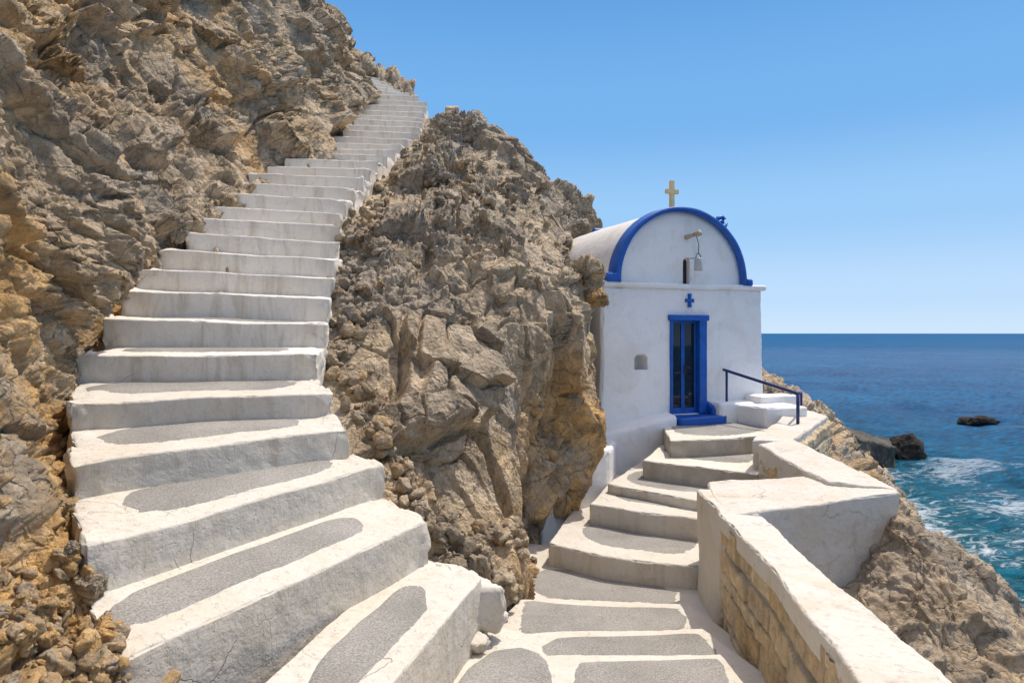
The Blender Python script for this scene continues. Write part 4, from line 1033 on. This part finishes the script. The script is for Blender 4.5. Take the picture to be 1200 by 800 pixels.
# ------------------------------------------------------------------ rocks in the sea and jetty slab
def wetrock(name, u, v, Y, size, seed, lb, cat='rock', **k):
    c = Pw(u, v, Y); c[2] = SEA+size[2]*.25
    return boulder(name, c, size, seed, lb, cat, group='dark wet rocks standing in the sea', mat='seadark', sub=5, warm=0., **k)
wetrock('sea_rock', 1150, 493, 68, (1.9, 1.1, .72), 31, 'low dark rock standing alone out in the sea', rot=.2)
wetrock('sea_rock', 1132, 493, 68.5, (1.0, .7, .5), 33, 'small dark rock at the left end of the lone sea rock')
wetrock('shore_boulder', 1056, 530, 50, (1.6, 1.5, 1.5), 35, 'big rounded dark boulder in the surf at the end of the slab')
for (u, Y, s, sd, lb) in ((1003, 44, .8, 41, 'dark wet rock at the shoreline under the concrete slab'), (1022, 46, .9, 42, 'dark wet rock in the foam between slab and boulder')):
    wetrock('shore_rock', u, 540, Y, (s, s*.9, s*.8), sd, lb)
def dark_concrete():
    n = NT('old_concrete')
    sx = n.t.nodes.new('ShaderNodeSeparateXYZ'); n.L(n.pos, sx.inputs[0])
    c = n.mix(n.ramp(n.noise(.9, 6, .6), [(.4, 0.), (.6, 1.)]), (.035, .03, .025), (.11, .095, .07))
    wet = n.ramp(n.math('ADD', n.math('MULTIPLY', sx.outputs[2], .35), n.math('MULTIPLY_ADD', n.noise(1.2), .4)), [(.0, 1.), (.35, 0.)])
    return n.fin(c, .8, n.bump(n.noise(8, 6, .6), .5, .05), .3)
jt = rbox('concrete_slab', slab(Pw(984, 507, 42), Pw(1050, 525, 47), Pw(1042, 514, 50), Pw(980, 498, 47), 2.6), dark_concrete(), None, r=.10, cell=.14, amp=.22, freq=.6, fine=.09)
tag(jt, 'old grey concrete slab sloping into the sea beside the dark boulder', 'slab')

# ------------------------------------------------------------------ loose boulders by the stairs, each on the rock surface it rests on
SV = np.concatenate([v for k, (v, n_) in ALL_SURF.items()])
SU = np.stack([SV[:, 0]/np.maximum(SV[:, 1], .1)*F+U0, V0-SV[:, 2]/np.maximum(SV[:, 1], .1)*F, SV[:, 1]], 1)
_ok = (SU[:, 2] > .5) & (SU[:, 0] > -20) & (SU[:, 0] < 1220) & (SU[:, 1] > -20) & (SU[:, 1] < 820)
_id = np.where(_ok)[0]; _k = ((SU[_id, 1]+20)//2).astype(int)*700+((SU[_id, 0]+20)//2).astype(int)
_o = np.lexsort((SU[_id, 2], _k)); _uk, _first = np.unique(_k[_o], return_index=True)
BINS = dict(zip(_uk.tolist(), _id[_o][_first].tolist()))
def surf(u, v, rad=3.):
    best = None
    for q in range(0, 6):
        for a in range(-q, q+1):
            for b in range(-q, q+1):
                t = BINS.get(int((v+20)//2+a)*700+int((u+20)//2+b))
                if t is not None and (best is None or SU[t, 2] < SU[best, 2]): best = t
        if best is not None and q >= 1: break
    return None if best is None else SV[best]
BO = [ # u v width_px height_px seed label warm
 (437,291,44,30,71,'pale tan boulder resting right of the middle stairs',.5),
 (410,268,18,18,72,'small pale rounded stone touching the stair edge above the tan boulder',.1),
 (396,414,40,42,73,'grey pointed boulder beside the right end of the stairs at eye level',.1),
 (514,148,30,16,74,'flat topped grey slab of rock below the crest near the top of the stairs',0.),
 (505,162,28,16,75,'brown grey stone directly under the flat topped slab',.2),
 (552,148,46,34,76,'large smooth grey boulder on the skyline right of the staircase',0.),
 (505,207,44,36,77,'blocky dark grey rock with vertical cracks on the upper slope',0.),
 (412,312,22,18,78,'small tan stone wedged under the right end of the stairs',.4),
 (452,198,22,20,79,'grey stone at the right stair edge below the turn',.1),
 (470,180,24,14,80,'wide low stone at the right edge of the upper stairs',.2),
 (207,273,26,20,81,'cream coloured flat stone lying at the left end of the stairs',.1),
 (322,180,16,14,82,'dark grey stone left of the upper stairs',0.),
 (345,180,14,12,83,'brown stone left of the upper stairs next to the steps',.3),
 (636,636,15,14,84,'rusty orange stone at the foot of the crag by the chapel steps',1.3),
 (628,652,10,8,85,'small grey stone before the rusty orange stone',0.),
 (104,688,34,34,86,'grey angular stone in the rubble left of the lowest risers',0.),
 (80,640,22,16,87,'pale stone against the left end of the third lowest stair',.0),
 (108,762,20,18,88,'blue grey pebble shaped stone at the bottom left',0.),
 (55,705,44,40,89,'big ochre block in the bottom left corner rubble',1.2),
 (88,745,36,26,90,'ochre rounded rock below the grey angular stone',1.0),
 (590,662,26,22,91,'tan block at the base of the crag beside the lowest stair',.3),
 (604,690,18,18,92,'small tan stone heap block touching the white path',.5),
 (560,650,40,30,93,'broad tan rock above the end of the lowest stair',.2),
 (690,318,46,34,94,'overhanging brown rock at the corner next to the chapel roof',.3),
 (697,345,26,30,95,'ochre brown rock below the overhanging corner rock',.9),
]
for (u, v, wp, hp, sd, lb, wm) in BO:
    p = surf(u, v); w = wp/F*p[1]/2*1.05; h = hp/F*p[1]/2*1.05
    boulder('boulder', p+np.array([0, w*.25, 0]), (w, w*.9, h), sd, lb, 'boulder', group='loose boulders and blocks around the staircase', rot=sd*.7, warm=wm, sub=5, rough=.55, sc=.5)

# rubble: countless small stones in the joints of the slopes
def rubble(name, label, spots, n, smin, smax, seed, warm=.3):
    rs = np.random.default_rng(seed); bases = []
    for k in range(7):
        me = boulder_mesh('t', (1, .9, .8), seed*10+k, sub=3, rough=.5)
        V = np.array([v.co[:] for v in me.vertices]); Q = np.array([[i for i in p.vertices] for p in me.polygons]); bases.append((V, Q)); bpy.data.meshes.remove(me)
    out = []; wa = []
    for i in range(n):
        u0, v0, u1, v1, sp = spots[rs.integers(len(spots))]; f = rs.random()
        u = u0+(u1-u0)*f+rs.normal()*sp; v = v0+(v1-v0)*f+rs.normal()*sp*.7
        p = surf(u, v, 2.5)
        if p is None: continue
        s = (smin+(smax-smin)*rs.random()**3)
        V, Q = bases[rs.integers(7)]; q = Vector(rs.normal(size=4)).to_tuple()
        from mathutils import Quaternion
        Rm = np.array(Quaternion(q).normalized().to_matrix())
        sc = s*np.array([1, .6+.4*rs.random(), .5+.4*rs.random()])
        out.append(((V*sc)@Rm.T+p+np.array([0, -s*.1, s*.25]), Q)); wa.append(np.full(len(V), warm*rs.random()*2))
    V, Q = join_arrays(out); me = new_mesh(name, V, Q); attr(me, 'warm', np.concatenate(wa)); attr(me, 'wet', np.zeros(len(V)))
    o = link(name, me, M['stone'], smooth=False); tag(o, label, kind='stuff')
rubble('rubble', 'broken stones scattered along the right edge of the staircase', [(415,400,405,300,12),(410,300,500,140,10),(420,440,470,560,14),(470,570,570,670,12),(580,670,600,705,5),(480,260,640,290,40),(520,200,620,240,25),(540,650,600,700,8),(560,620,640,640,8),(395,450,400,300,8),(400,300,495,150,8)], 1150, .016, .13, 5)
rubble('scree', 'ochre and grey rubble heaped left of the lowest steps', [(85,650,120,700,9),(100,700,125,790,12),(60,730,120,795,18),(110,720,125,745,7),(20,700,70,790,25)], 620, .008, .06, 6, .8)
rubble('loose_stones', 'small stones fallen along the left edge of the staircase', [(90,600,95,470,6),(130,350,240,255,9),(240,250,410,150,7)], 160, .02, .07, 8, .4)
# small rubble pillar near the top of the stairs
sp_ = rbox('stone_pillar', slab(Pw(522,126,17.6), Pw(538,126,17.6), Pw(538,125,18.0), Pw(522,125,18.0), .8), M['stone'], None, r=.03, cell=.05, amp=.04, freq=3)
tag(sp_, 'low square masonry block on the skyline beside the stairs', 'block')
